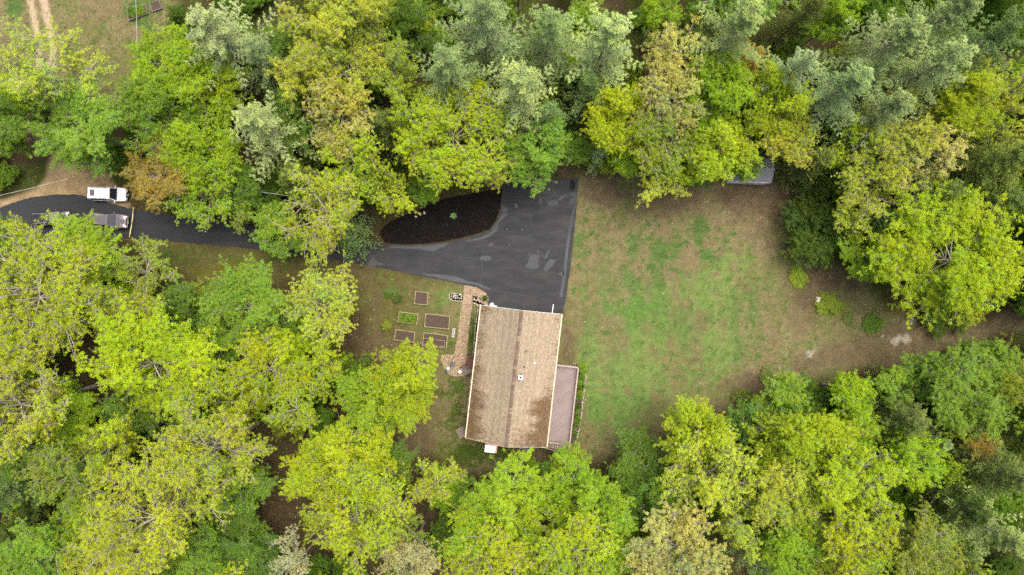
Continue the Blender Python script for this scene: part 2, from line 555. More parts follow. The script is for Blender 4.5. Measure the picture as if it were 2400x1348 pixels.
def ground_colour(X, Y):
    """colour of the ground, painted house shade included, at photograph pixels X, Y (arrays), plus a grass weight"""
    wx, wy = X / 18.0, Y / 18.0
    wob = (N1.fbm(wx, wy, 0.22, 5) - 0.5) * 60
    f1 = N2.fbm(wx, wy, 0.35, 5); f2 = N3.fbm(wx, wy, 1.1, 4); f3 = N1.fbm(wx + 40, wy, 0.12, 4)
    col = np.zeros(X.shape + (3,))
    floor_a = np.array(lin((84, 72, 50))); floor_b = np.array(lin((74, 84, 34)))
    t = (sstep(0.36, 0.56, f1) * (0.25 + 0.75 * np.maximum(sstep(520, 420, Y), sstep(1350, 1600, X))))[..., None]
    col[:] = floor_a * (1 - t) + floor_b * t
    grass = np.zeros(X.shape)
    for poly, soft in ((LAWN, 18), (TOPLEFT, 20)):
        w = 1 - sstep(-soft, soft, poly_sd(poly, X, Y) + wob * 0.5)
        dry = np.array(lin((144, 134, 96))); dry2 = np.array(lin((134, 121, 88))); ol = np.array(lin((122, 122, 74)))
        t = sstep(0.45, 0.62, f1)[..., None]
        u = sstep(0.45, 0.6, f3)[..., None]
        base = (dry * (1 - t) + dry2 * t) * (1 - 0.6 * u) + ol * 0.6 * u
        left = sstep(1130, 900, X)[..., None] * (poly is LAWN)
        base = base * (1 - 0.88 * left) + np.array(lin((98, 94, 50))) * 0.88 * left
        sp = sstep(0.55, 0.68, f2)[..., None]
        base = base * (1 - 0.35 * sp) + np.array(lin((96, 112, 54))) * 0.35 * sp
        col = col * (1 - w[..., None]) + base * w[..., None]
        grass = np.maximum(grass, w * 0.45)
    gcol_ = np.ones(X.shape + (3,)) * np.array(lin((104, 118, 58)))
    gw = grass * 0.95 * sstep(0.32, 0.62, f3 * 0.5 + f1 * 0.5)
    for x, y, rx, ry, k, s in GREENS:
        d = np.hypot((X - x) / rx, (Y - y) / ry) + (f1 - 0.5) * 1.6 + (f2 - 0.5) * 0.8
        w = np.clip((1 - sstep(0.1, 1.45, d)) * s, 0, 1)
        ww = w[..., None]
        gcol_ = gcol_ * (1 - ww) + np.array(GCOL[k]) * ww
        gw = np.maximum(gw, w)
    # faint mowing streaks running up the lawn
    gw = gw * (1 + 0.22 * np.sin((X - 0.10 * Y) / 9.0 + 3 * f3) * (poly_sd(LAWN, X, Y) < 0) * (X > 1330))
    # clover and weed tufts, and small bare scrapes
    f4 = N3.fbm(wx + 11, wy + 7, 1.9, 2); f5 = N1.fbm(wx - 23, wy + 3, 0.8, 3)
    on = sstep(0.15, 0.4, grass)
    tw = sstep(0.66, 0.78, f4) * on
    gcol_ = gcol_ * (1 - 0.7 * tw[..., None]) + np.array(lin((78, 112, 48))) * 0.7 * tw[..., None]
    gw = np.maximum(gw, 0.85 * tw)
    gw = gw * (1 - 0.5 * sstep(0.60, 0.74, f5) * on)
    grass = np.maximum(grass, gw)
    for x, y, rx, ry, s in BROWNS:
        d = np.hypot((X - x) / rx, (Y - y) / ry) + (f1 - 0.5) * 2 + (f2 - 0.5) * 1.4
        w = np.clip((1 - sstep(0.4, 1.3, d)) * s, 0, 1)[..., None]
        br = np.array(lin((110, 96, 72))) * (0.8 + 0.5 * f2[..., None])
        col = col * (1 - w) + br * w
        grass = grass * (1 - 0.8 * w[..., 0]); gw = gw * (1 - 0.8 * w[..., 0])
    w = (1 - sstep(-22, 16, poly_sd(PATHDIRT, X, Y) + wob * 0.6))[..., None] * 0.85
    col = col * (1 - w) + np.array(lin((116, 102, 78))) * (0.75 + 0.6 * f2[..., None]) * w
    gw = gw * (1 - 0.8 * w[..., 0])
    for x, y, rx, ry in PALES:
        d = np.hypot((X - x) / rx, (Y - y) / ry) + (f2 - 0.5) * 3
        w = np.clip(1 - sstep(0.5, 1.0, d), 0, 1)[..., None]
        col = col * (1 - w) + np.array(lin((186, 176, 158))) * w
    w = (1 - sstep(-5, 7, poly_sd(GRAVEL, X, Y) + wob * 0.15))[..., None]
    col = col * (1 - w) + np.array(lin((172, 150, 112))) * (0.72 + 0.56 * f2[..., None]) * w
    grass = grass * (1 - w[..., 0]); gw = gw * (1 - w[..., 0])
    # sandy two-track at the top left: centre line x(y)
    cx = 88 + (Y - 0) * 0.2 - np.clip(Y - 120, 0, 999) * 0.35
    for off, hw in ((-17, 7.5), (14, 9.5)):
        w = (1 - sstep(hw - 3.5, hw + 3.5, np.abs(X - cx - off) + (f2 - 0.5) * 4))
        w = (w * (1 - sstep(300, 340, Y)) * 0.95)[..., None]
        col = col * (1 - w) + np.array(lin((198, 178, 146))) * (0.85 + 0.3 * f2[..., None]) * w
        grass = grass * (1 - w[..., 0]); gw = gw * (1 - w[..., 0])
    # worn track beside the deck
    d = np.abs(X - (1395 - (Y - 1000) * 0.55 - ((Y - 1000) / 40.0) ** 2 * 6))
    w = ((1 - sstep(3, 9, d + (f2 - .5) * 6)) * sstep(985, 1005, Y) * (1 - sstep(1045, 1065, Y)) * 0.6)[..., None]
    col = col * (1 - w) + np.array(lin((118, 96, 72))) * w
    k_ = KEXP * (0.9 + 0.25 * (f1[..., None]))
    return col * k_, gcol_ * k_, np.clip(gw, 0, 1), grass


# ------------------------------------------------------------------ ground sheet
def axis(lo, hi, step, far):
    a = list(np.arange(lo, hi + 1e-6, step))
    d = step
    x = hi
    up = []
    while x < far:
        d *= 1.6; x += d; up.append(x)
    d = step; x = lo; dn = []
    while x > -far:
        d *= 1.6; x -= d; dn.append(x)
    return np.array(dn[::-1] + a + up)


gx = axis(-72, 72, 0.3, 700)
gy = axis(-42, 42, 0.3, 700)
GX, GY = np.meshgrid(gx, gy, indexing='ij')
PX = GX / mpp() + 1200
PY = -GY / mpp() + 674
gcol, ggreen, ggw, ggrass = ground_colour(PX, PY)
sd_open = np.minimum.reduce([poly_sd(DRIVE, PX, PY), poly_sd(LAWN, PX, PY), poly_sd(GRAVEL, PX, PY),
                             poly_sd(TOPLEFT, PX, PY), poly_sd(BED, PX, PY)])
wild = sstep(10, 120, sd_open)
GZ = -0.05 + 0.035 * (N1.fbm(GX, GY, 0.5, 3) - 0.5) + wild * (0.7 * (N2.fbm(GX, GY, 0.09, 4) - 0.45) + 0.12 * (N3.fbm(GX, GY, 0.9, 2) - .5))
nx, ny = GX.shape
verts = np.stack([GX, GY, GZ], -1).reshape(-1, 3)
idx = np.arange(nx * ny).reshape(nx, ny)
quads = np.stack([idx[:-1, :-1], idx[1:, :-1], idx[1:, 1:], idx[:-1, 1:]], -1).reshape(-1, 4)


def np_mesh(name, verts, faces, colname=None, cols=None, smooth=False, normals=None):
    me = bpy.data.meshes.new(name)
    nv, nf, k = len(verts), len(faces), faces.shape[1]
    me.vertices.add(nv)
    me.vertices.foreach_set('co', verts.astype(np.float32).ravel())
    me.loops.add(nf * k)
    me.loops.foreach_set('vertex_index', faces.astype(np.int32).ravel())
    me.polygons.add(nf)
    me.polygons.foreach_set('loop_start', np.arange(0, nf * k, k, dtype=np.int32))
    me.polygons.foreach_set('loop_total', np.full(nf, k, dtype=np.int32))
    if smooth:
        me.polygons.foreach_set('use_smooth', np.ones(nf, bool))
    me.update(calc_edges=True)
    if cols is not None:
        a = me.color_attributes.new(colname, 'FLOAT_COLOR', 'POINT')
        c4 = np.ones((nv, 4), np.float32)
        c4[:, :3] = cols
        a.data.foreach_set('color', c4.ravel())
    if normals is not None:
        me.polygons.foreach_set('use_smooth', np.ones(nf, bool))
        me.normals_split_custom_set_from_vertices(normals)
    return me


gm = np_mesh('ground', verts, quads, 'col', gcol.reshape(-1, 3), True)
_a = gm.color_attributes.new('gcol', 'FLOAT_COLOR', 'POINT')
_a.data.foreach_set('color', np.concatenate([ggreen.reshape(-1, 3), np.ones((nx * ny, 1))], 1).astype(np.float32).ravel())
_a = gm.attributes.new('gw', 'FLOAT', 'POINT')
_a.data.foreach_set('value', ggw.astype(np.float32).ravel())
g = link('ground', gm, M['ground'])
tag(g, 'lawn and brown woodland floor around the house', kind='structure')


def ground_z(x, y):
    i = int(np.clip(np.searchsorted(gx, x), 1, nx - 1)); j = int(np.clip(np.searchsorted(gy, y), 1, ny - 1))
    return float(GZ[i, j])


# ------------------------------------------------------------------ sheets: driveway, bed, paths
def rough_outline(pts, step=6.0, amp=1.5, seed=0):
    r = random.Random(seed)
    out = []
    n = len(pts)
    for i in range(n):
        x1, y1 = pts[i]; x2, y2 = pts[(i + 1) % n]
        L = math.hypot(x2 - x1, y2 - y1)
        k = max(1, int(L / step))
        for j in range(k):
            t = j / k
            out.append((x1 + (x2 - x1) * t + r.uniform(-amp, amp), y1 + (y2 - y1) * t + r.uniform(-amp, amp)))
    return out


def slab(name, pts, z, mat, parent=None, depth=0.1):
    """flat-topped sheet with a skirt, outline in photograph pixels"""
    bm = bmesh.new()
    top = [bm.verts.new(at(x, y, 0) + Vector((0, 0, z))) for x, y in pts]
    f = bm.faces.new(top)
    f.normal_update()
    if f.normal.z < 0: f.normal_flip()
    bot = [bm.verts.new(v.co - Vector((0, 0, depth))) for v in top]
    n = len(top)
    for i in range(n):
        bm.faces.new((top[i], top[(i + 1) % n], bot[(i + 1) % n], bot[i]))
    bmesh.ops.triangulate(bm, faces=[f])
    bmesh.ops.recalc_face_normals(bm, faces=bm.faces[:])
    me = bpy.data.meshes.new(name)
    bm.to_mesh(me); bm.free()
    if sum(p.normal.z * p.area for p in me.polygons) < 0:
        me.flip_normals()
    return link(name, me, mat, parent)


drive = slab('driveway', rough_outline(DRIVE, 7, 0.7, 1), 0.0, M['asphalt'])
tag(drive, 'freshly sealed black asphalt driveway widening into a parking court', kind='structure')


def z2(pts):
    return [(860 + x / 4.213, 380 + y / 4.213) for x, y in pts]


PATCH = [
    [(1610, 920), (1650, 915), (1700, 920), (1690, 1000), (1702, 1040), (1660, 1052), (1610, 1055), (1560, 1030), (1592, 990)],
    [(1810, 960), (1870, 965), (1830, 1030), (1770, 1080), (1735, 1065), (1760, 1010)],
    [(1190, 815), (1230, 795), (1260, 805), (1215, 840)],
    [(1115, 945), (1150, 920), (1225, 930), (1225, 970), (1130, 970)],
    [(1780, 390), (1880, 370), (1890, 420), (1790, 430)],
    [(1890, 1100), (1945, 1070), (1940, 1120), (1900, 1120)],
    [(240, 822), (430, 828), (600, 826), (820, 797), (780, 825), (650, 880), (520, 862), (400, 855), (200, 850)],
    [(960, 778), (1130, 740), (1232, 685), (1284, 605), (1314, 545), (1326, 505), (1400, 508), (1300, 600), (1288, 680), (1220, 732), (1120, 768), (1000, 790)],
    [(540, 1100), (700, 1106), (900, 1136), (1000, 1176), (1100, 1192), (1220, 1250), (1200, 1265), (1060, 1212), (900, 1186), (700, 1146), (590, 1122)],
    [(2040, 440), (2064, 420), (2034, 600), (2012, 700), (1986, 900), (1962, 1150), (1932, 1330), (1900, 1335), (1930, 1150), (1958, 920), (1975, 780), (1990, 640), (2015, 540)],
    [(2000, 300), (2082, 300), (2070, 400), (2000, 420), (2010, 370), (2050, 340)],
    [(1336, 425), (1390, 460), (1380, 495), (1338, 490)],
    [(1455, 400), (1490, 430), (1485, 460), (1460, 450)],
    [(10, 1000), (60, 930), (100, 980), (180, 1010), (60, 1028), (8, 1024)],
    [(1890, 360), (1960, 310), (1975, 330), (1900, 385)],
    [(1745, 960), (1790, 870), (1808, 870), (1770, 950)],
    [(1675, 880), (1690, 866), (1708, 880), (1690, 894)],
    [(1700, 360), (1730, 350), (1725, 410), (1700, 415)],
]
for i, p in enumerate(PATCH):
    o = slab('bare_patch', rough_outline(z2(p), 2.5, 0.7, 30 + i), 0.005, M['asphalt_bare'], drive, 0.004)
o = slab('wet_stain', rough_outline(z2([(2010, 180), (2035, 160), (2065, 210), (2050, 270), (2020, 285), (2000, 220)]), 2.5, 1.4, 77), 0.005, M['asphalt_wet'], drive, 0.004)
o['label'] = 'black wet stain in the top corner of the parking court'
CRACK = [[(650, 880), (900, 925), (1100, 965), (1500, 1030), (1900, 1110)], [(1110, 1230), (1135, 1080), (1150, 960), (1210, 870), (1160, 780)],
         [(1600, 500), (1640, 640), (1700, 720)], [(1200, 1258), (1450, 1300), (1700, 1345), (1850, 1375)], [(360, 940), (355, 1010)],
         [(870, 960), (865, 1130)], [(1880, 500), (1890, 600)]]
for i, c in enumerate(CRACK):
    pl = z2(c)
    r = random.Random(i)
    pts = []
    for (x1, y1), (x2, y2) in zip(pl[:-1], pl[1:]):
        for j in range(8):
            t = j / 8
            pts.append((x1 + (x2 - x1) * t + r.uniform(-.6, .6), y1 + (y2 - y1) * t + r.uniform(-.6, .6)))
    pts.append(pl[-1])
    mb = MB()
    vs, fs = [], []
    for k, (x, y) in enumerate(pts):
        x2, y2 = pts[min(k + 1, len(pts) - 1)]; x1, y1 = pts[max(k - 1, 0)]
        dx, dy = x2 - x1, y2 - y1
        l = math.hypot(dx, dy) or 1
        w = r.uniform(0.35, 0.8)
        for s in (-1, 1):
            vs.append(at(x - dy / l * w * s, y + dx / l * w * s) + Vector((0, 0, 0.009)))
        if k: fs.append((2 * k - 2, 2 * k, 2 * k + 1, 2 * k - 1))
    mb.add(vs, fs).build('filled_crack', M['asphalt_crack'], drive)

bed = slab('mulch_bed', rough_outline(BED, 6, 0.8, 2), 0.05, M['mulch'], depth=0.2)
tag(bed, 'black mulch bed curving along the driveway under the trees', kind='structure')
PATH = [(860 + x / 4.993, 640 + y / 4.993) for x, y in
        [(1135, 145), (1132, 245), (1110, 350), (1092, 470), (1075, 600), (1050, 800), (1022, 945), (950, 958), (872, 962), (865, 1020),
         (900, 1100), (960, 1190), (1040, 1215), (1130, 1205), (1150, 1100), (1160, 1050), (1170, 900), (1190, 700), (1215, 480),
         (1230, 350), (1242, 270), (1330, 300), (1425, 330), (1432, 290), (1412, 250), (1380, 215), (1280, 168), (1180, 148)]]
path = slab('wood_chip_path', rough_outline(PATH, 4, 0.9, 3), -0.012, M['chip_ground'])
tag(path, 'tan wood chip path from the driveway to the side porch', kind='structure')


def chips(name, poly, n, cols, size, z, seed, mat, label, cat, zamp=0.02):
    """loose chips strewn inside an outline: too many to count"""
    r = np.random.default_rng(seed)
    xs = [p[0] for p in poly]; ys = [p[1] for p in poly]
    X = r.uniform(min(xs), max(xs), n * 3); Y = r.uniform(min(ys), max(ys), n * 3)
    k = poly_sd(poly, X, Y) < -0.8
    X, Y = X[k][:n], Y[k][:n]
    return strew(name, X, Y, np.full(len(X), z) + r.uniform(0, zamp, len(X)), cols, size, r, mat, label, cat)


def strew(name, X, Y, Z, cols, size, r, mat, label, cat, tilt=0.35):
    m = len(X)
    wx = (X - 1200) * mpp(); wy = -(Y - 674) * mpp()
    a = r.uniform(0, 2 * math.pi, m)
    l = r.uniform(size[0], size[1], m) / 2; w = l * r.uniform(0.3, 0.7, m)
    u = np.stack([np.cos(a), np.sin(a), r.normal(0, tilt, m)], -1)
    v = np.stack([-np.sin(a), np.cos(a), r.normal(0, tilt, m)], -1)
    c = np.stack([wx, wy, Z], -1)
    vs = np.stack([c - u * l[:, None], c - v * w[:, None], c + u * l[:, None], c + v * w[:, None]], 1).reshape(-1, 3)
    fs = np.arange(4 * m).reshape(m, 4)
    cc = np.array(cols)[r.integers(0, len(cols), m)] * r.uniform(0.6, 1.3, m)[:, None]
    o = link(name, np_mesh(name, vs, fs, 'col', np.repeat(cc, 4, 0)), mat)
    tag(o, label, cat, kind='stuff')
    return o


chips('mulch_chips', BED, 5200, [(0.008, 0.006, 0.005), (0.014, 0.011, 0.009), (0.005, 0.004, 0.004), (0.007, 0.006, 0.005), (0.006, 0.005, 0.004), (0.03, 0.022, 0.015)],
      (0.08, 0.24), 0.055, 5, M['litter'], 'coarse black bark chips on the mulch bed', 'mulch', 0.04)
chips('wood_chips', PATH, 5000, [(0.36, 0.28, 0.18), (0.25, 0.185, 0.11), (0.44, 0.35, 0.24), (0.18, 0.12, 0.075)],
      (0.06, 0.2), -0.005, 6, M['litter'], 'loose tan wood chips on the garden path', 'wood chips', 0.03)

# ------------------------------------------------------------------ grass blades and leaf litter
r = np.random.default_rng(21)
n = 300000
X = r.uniform(-20, 2420, n); Y = r.uniform(-20, 1370, n)
gc, gg_, gwt, gw = ground_colour(X, Y)
sel = r.random(n) < gwt * 1.3
gc = np.where(sel[:, None], gg_, gc)
sdd = np.minimum.reduce([poly_sd(DRIVE, X, Y), poly_sd(PATH, X, Y), poly_sd(BED, X, Y)])
house_px = [(1127, 716), (1315, 738), (1282, 1047), (1093, 1026)]
keep = (r.random(n) < gw * 1.5) & (sdd > 3) & (poly_sd(house_px, X, Y) > 0)
X, Y, gc = X[keep], Y[keep], gc[keep]
m = len(X)
wx = (X - 1200) * mpp(); wy = -(Y - 674) * mpp()
a = r.uniform(0, 2 * math.pi, m); h = r.uniform(0.04, 0.14, m); w = r.uniform(0.014, 0.04, m)
c = np.stack([wx, wy, np.full(m, -0.06)], -1)
u = np.stack([np.cos(a), np.sin(a), np.zeros(m)], -1)
tip = c + np.stack([-np.sin(a) * h * r.uniform(0.2, 1.1, m), np.cos(a) * h * r.uniform(0.2, 1.1, m), h + 0.02], -1)
vs = np.stack([c - u * w[:, None], c + u * w[:, None], tip], 1).reshape(-1, 3)
cc = gc * r.uniform(0.7, 1.35, m)[:, None]
o = link('grass', np_mesh('grass', vs, np.arange(3 * m).reshape(m, 3), 'col', np.repeat(cc, 3, 0)), M['litter'])
tag(o, 'short patchy grass of the lawn', 'grass', kind='stuff')

n = 60000
X = r.uniform(-20, 2420, n); Y = r.uniform(-20, 1370, n)
sdd = np.minimum.reduce([poly_sd(DRIVE, X, Y), poly_sd(PATH, X, Y), poly_sd(BED, X, Y), poly_sd(GRAVEL, X, Y)])
brown = np.zeros(n)
for x, y, rx, ry, s in BROWNS:
    brown = np.maximum(brown, 1 - sstep(0.5, 1.3, np.hypot((X - x) / rx, (Y - y) / ry)))
pr = np.where(poly_sd(LAWN, X, Y) > 0, 0.55, 0.05 + 0.4 * brown)
keep = (r.random(n) < pr) & (sdd > 2)
X, Y = X[keep], Y[keep]
ZZ = np.array([ground_z((x - 1200) * mpp(), -(y - 674) * mpp()) for x, y in zip(X, Y)]) + 0.03
strew('leaf_litter', X, Y, ZZ, [(0.16, 0.10, 0.055), (0.10, 0.062, 0.035), (0.22, 0.15, 0.09), (0.30, 0.22, 0.14), (0.07, 0.045, 0.03)],
      (0.10, 0.26), r, M['litter'], 'dry brown fallen leaves on the woodland floor', 'leaf litter')
# pale fallen petals and seed wings dotted over lawn and drive
n = 4000
X = r.uniform(900, 2200, n); Y = r.uniform(400, 1080, n)
keep = ((poly_sd(LAWN, X, Y) < -5) | ((poly_sd(DRIVE, X, Y) < -8) & (r.random(n) < 0.06))) & (r.random(n) < 0.35) & (poly_sd(house_px, X, Y) > 5)
strew('fallen_petals', X[keep], Y[keep], np.full(keep.sum(), 0.03), [(0.6, 0.55, 0.40), (0.5, 0.42, 0.22), (0.62, 0.6, 0.52)],
      (0.06, 0.13), r, M['litter'], 'tiny pale petals scattered on the lawn and drive', 'petals')

# ------------------------------------------------------------------ house
HA = math.radians(-6.5)
EZ = 4.8                     # eave height
hc = at(1204.25, 881.75, EZ)
house = empty('house', (hc.x, hc.y, 0), HA)
tag(house, 'long gabled house with tan weathered shingle roof beside the driveway', 'house')
HW, HL = 4.975, 8.20         # half width and half length at the eaves
RISE = 2.45
WX, WY = HW - 0.42, HL - 0.35


def hloc(px, py, z):
    """photograph pixel at height z -> house-local x, y"""
    p = at(px, py, z) - Vector((hc.x, hc.y, 0))
    c, s = math.cos(-HA), math.sin(-HA)
    return p.x * c - p.y * s, p.x * s + p.y * c


def rz_at(x):
    return EZ + RISE * (1 - abs(x) / HW)


mb = MB()
t = 0.14
zw = EZ - 0.02
mb.box((-WX, 0, zw / 2), (t, 2 * WY, zw)).box((WX, 0, zw / 2), (t, 2 * WY, zw))
for s in (-1, 1):       # gable walls as pentagon slabs
    pts = [(-WX - .07, 0), (WX + .07, 0), (WX + .07, zw), (0, zw + RISE * 0.9), (-WX - .07, zw)]
    y0 = s * WY
    vs = [(x, y0 - t / 2, z) for x, z in pts] + [(x, y0 + t / 2, z) for x, z in pts]
    mb.add(vs, [(0, 1, 2, 3, 4), (9, 8, 7, 6, 5)] + [(i, (i + 1) % 5, (i + 1) % 5 + 5, i + 5) for i in range(5)])
wall = mb.build('wall', M['siding'], house)
mb = MB()
for k in range(30):          # clapboards
    z = 0.45 + k * 0.145
    for s in (-1, 1):
        mb.box((s * (WX + 0.085), 0, z), (0.022, 2 * WY, 0.125))
        mb.box((0, s * (WY + 0.085), z), (2 * WX, 0.022, 0.125))
o = mb.build('clapboard', M['siding'], wall)
o['kind'] = 'stuff'
MB().box((0, 0, 0.15), (2 * WX + 0.26, 2 * WY + 0.26, 0.42)).build('foundation', M['concrete_cap'], house)
for gx_ in (-2.3, 2.3):      # garage doors in the north wall
    gd = MB().box((gx_, WY + 0.11, 1.12), (2.7, 0.05, 2.2)).build('garage_door', M['white_paint'], house)
    for k in range(4):
        MB().box((gx_, WY + 0.145, 0.33 + k * 0.53), (2.6, 0.025, 0.46)).build('door_panel', M['white_paint'], gd, 0.008)
    MB().box((gx_, WY + 0.17, 0.35), (0.25, 0.03, 0.05)).build('handle', M['steel'], gd)
for (x, y, ax, zc) in [(-WX - .1, 5.5, 'x', 3.3), (-WX - .1, -2.2, 'x', 3.3), (-WX - .1, -5.5, 'x', 3.3), (WX + .1, 5.5, 'x', 3.3),
                       (WX + .1, 3.2, 'x', 3.3), (WX + .1, -6.5, 'x', 3.6), (-2.3, WY + .1, 'y', 3.7), (2.3, WY + .1, 'y', 3.7), (2.0, -WY - .1, 'y', 3.6)]:
    s = (0.05, 1.2, 1.25) if ax == 'x' else (1.2, 0.05, 1.25)
    win = MB().box((x, y, zc), s).build('window', M['white_paint'], house)
    for dz in (-0.3, 0.3):
        s2 = (0.07, 1.02, 0.52) if ax == 'x' else (1.02, 0.07, 0.52)
        MB().box((x, y, zc + dz), s2).build('pane', M['glass'], win)
# sliding door onto the deck
sl = MB().box((WX + .1, -1.5, 3.65), (0.06, 1.9, 2.05)).build('patio_door', M['white_paint'], house)
for dy in (-0.46, 0.46):
    MB().box((WX + .1, -1.5 + dy, 3.65), (0.08, 0.8, 1.85)).build('pane', M['glass'], sl)
dr = MB().box((-WX - .1, 0.75, 2.2), (0.06, 0.95, 2.05)).build('door', M['red_wood'], house)
MB().box((-WX - .15, 0.42, 2.15), (0.06, 0.05, 0.12)).build('handle', M['steel'], dr)

# roof: sheathing, then every course of shingles
roof = empty('roof', (0, 0, 0))
roof.parent = house
mb = MB()
for s in (-1, 1):
    a = [(0, -HL, EZ + RISE), (s * HW, -HL, EZ), (s * HW, HL, EZ), (0, HL, EZ + RISE)]
    b = [(x, y, z - 0.16) for x, y, z in a]
    mb.add(a + b, [(0, 1, 2, 3) if s < 0 else (3, 2, 1, 0), (7, 6, 5, 4) if s < 0 else (4, 5, 6, 7),
                   (0, 4, 5, 1), (1, 5, 6, 2), (2, 6, 7, 3), (3, 7, 4, 0)])
mb.build('sheathing', M['cream_trim'], roof)


def shingle_material():
    m, nt, p, L = new_mat('shingle')
    n = nt.nodes
    a = n.new('ShaderNodeAttribute'); a.attribute_name = 'col'
    s = n.new('ShaderNodeAttribute'); s.attribute_name = 'stain'
    tc = n.new('ShaderNodeTexCoord')
    mp = n.new('ShaderNodeMapping'); mp.inputs['Scale'].default_value = (0.5, 1.5, 1)
    L.new(tc.outputs['Object'], mp.inputs['Vector'])
    nz = n.new('ShaderNodeTexNoise'); nz.inputs['Scale'].default_value = 2.6; nz.inputs['Detail'].default_value = 9
    nz.inputs['Roughness'].default_value = 0.72
    L.new(mp.outputs[0], nz.inputs['Vector'])
    # algae stain: broad mask from the attribute, broken up by streaky noise
    ad = n.new('ShaderNodeMath'); ad.operation = 'ADD'
    nr = n.new('ShaderNodeMapRange')
    nr.inputs['From Min'].default_value = 0.28; nr.inputs['From Max'].default_value = 0.72
    L.new(nz.outputs['Fac'], nr.inputs['Value'])
    L.new(s.outputs['Fac'], ad.inputs[0]); L.new(nr.outputs[0], ad.inputs[1])
    mr = n.new('ShaderNodeMapRange')
    mr.inputs['From Min'].default_value = 0.62; mr.inputs['From Max'].default_value = 1.22
    L.new(ad.outputs[0], mr.inputs['Value'])
    mix = n.new('ShaderNodeMix'); mix.data_type = 'RGBA'; mix.blend_type = 'MULTIPLY'
    mix.inputs[7].default_value = (0.42, 0.34, 0.25, 1)
    L.new(mr.outputs[0], mix.inputs[0])
    L.new(a.outputs['Color'], mix.inputs[6])
    gz = n.new('ShaderNodeTexNoise'); gz.inputs['Scale'].default_value = 38; gz.inputs['Detail'].default_value = 2
    L.new(tc.outputs['Object'], gz.inputs['Vector'])
    r2 = n.new('ShaderNodeMapRange'); r2.inputs['From Min'].default_value = 0.3; r2.inputs['From Max'].default_value = 0.7
    r2.inputs['To Min'].default_value = 0.78; r2.inputs['To Max'].default_value = 1.22
    L.new(gz.outputs['Fac'], r2.inputs['Value'])
    v = n.new('ShaderNodeVectorMath'); v.operation = 'SCALE'
    L.new(mix.outputs[2], v.inputs[0]); L.new(r2.outputs[0], v.inputs['Scale'])
    L.new(v.outputs[0], p.inputs['Base Color'])
    p.inputs['Roughness'].default_value = 0.95
    p.inputs['Specular IOR Level'].default_value = 0.15
    b = n.new('ShaderNodeBump'); b.inputs['Strength'].default_value = 0.4; b.inputs['Distance'].default_value = 0.01
    L.new(gz.outputs['Fac'], b.inputs['Height']); L.new(b.outputs[0], p.inputs['Normal'])
    return m


M['shingle'] = shingle_material()
rr = np.random.default_rng(5)
nrow = 36
slope = math.hypot(HW, RISE)
vs, fs, cl, st = [], [], [], []
tanc = np.array(lin((198, 181, 153))) * 0.56
for s in (-1, 1):
    for k in range(nrow):
        d0 = k / nrow; d1 = (k + 1.12) / nrow
        rowt = rr.uniform(0.90, 1.08)
        y = -HL - 0.02 - rr.uniform(0, 0.3)
        while y < HL:
            w = rr.choice([0.16, 0.22, 0.3, 0.34])
            y0, y1 = max(y, -HL - 0.02), min(y + w - 0.008, HL + 0.02)
            y += w
            if y1 - y0 < 0.03: continue
            lift = 0.018 + rr.choice([0, 0.012]) + rr.uniform(0, 0.004)
            d1r = d1 + rr.uniform(-0.003, 0.003)

            def P(d, yy, h):
                d = min(d, 1.008)
                return (s * d * HW, yy, EZ + RISE * (1 - d) + h)
            b = len(vs)
            vs += [P(d0, y0, 0.006), P(d0, y1, 0.006), P(d1r, y1, lift), P(d1r, y0, lift), P(d1r, y1, 0.0), P(d1r, y0, 0.0)]
            fs += [(b, b + 1, b + 2, b + 3) if s < 0 else (b + 3, b + 2, b + 1, b), (b + 3, b + 2, b + 4, b + 5) if s < 0 else (b + 5, b + 4, b + 2, b + 3)]
            c = tanc * rowt * rr.uniform(0.80, 1.13) * np.array([1, rr.uniform(.97, 1.02), rr.uniform(.93, 1.05)])
            yy = (y0 + y1) / 2
            # where algae and leaf tannin have darkened the roof: both eaves, the far south east half, the south edge
            wv = 0.07 * math.sin(yy * 1.7 + 1) + 0.05 * math.sin(yy * 4.3)
            south = float(np.clip((2.0 - yy) / 7.0, 0, 1))
            if s < 0:
                m_ = float(np.clip((d0 - (0.74 - 0.20 * south) + wv) / 0.34, 0, 1)) ** 0.7 * (0.62 + 0.24 * south)
                m_ = max(m_, 0.45 * float(np.clip((-yy - 6.4) / 1.6, 0, 1)) * min(1, 0.2 + d0))
            else:
                m_ = float(np.clip((d0 - 0.84 + wv) / 0.16, 0, 1)) * 0.34
                q = float(np.clip((-yy + 0.6) / 3.6, 0, 1))
                m_ = max(m_, q * float(np.clip((d0 - (0.72 - 0.34 * q) + 1.5 * wv) / 0.36, 0, 1)) * 0.9)
                m_ = max(m_, 0.62 * float(np.clip((-yy - 4.4) / 2.6, 0, 1)) * min(1, 0.3 + d0 * 1.2))
            cl += [c] * 6
            st += [m_] * 6
me = np_mesh('shingles', np.array(vs), np.array(fs), 'col', np.array(cl))
sa = me.attributes.new('stain', 'FLOAT', 'POINT')
sa.data.foreach_set('value', np.array(st, np.float32))
o = link('shingles', me, M['shingle'], roof)
o['kind'] = 'stuff'
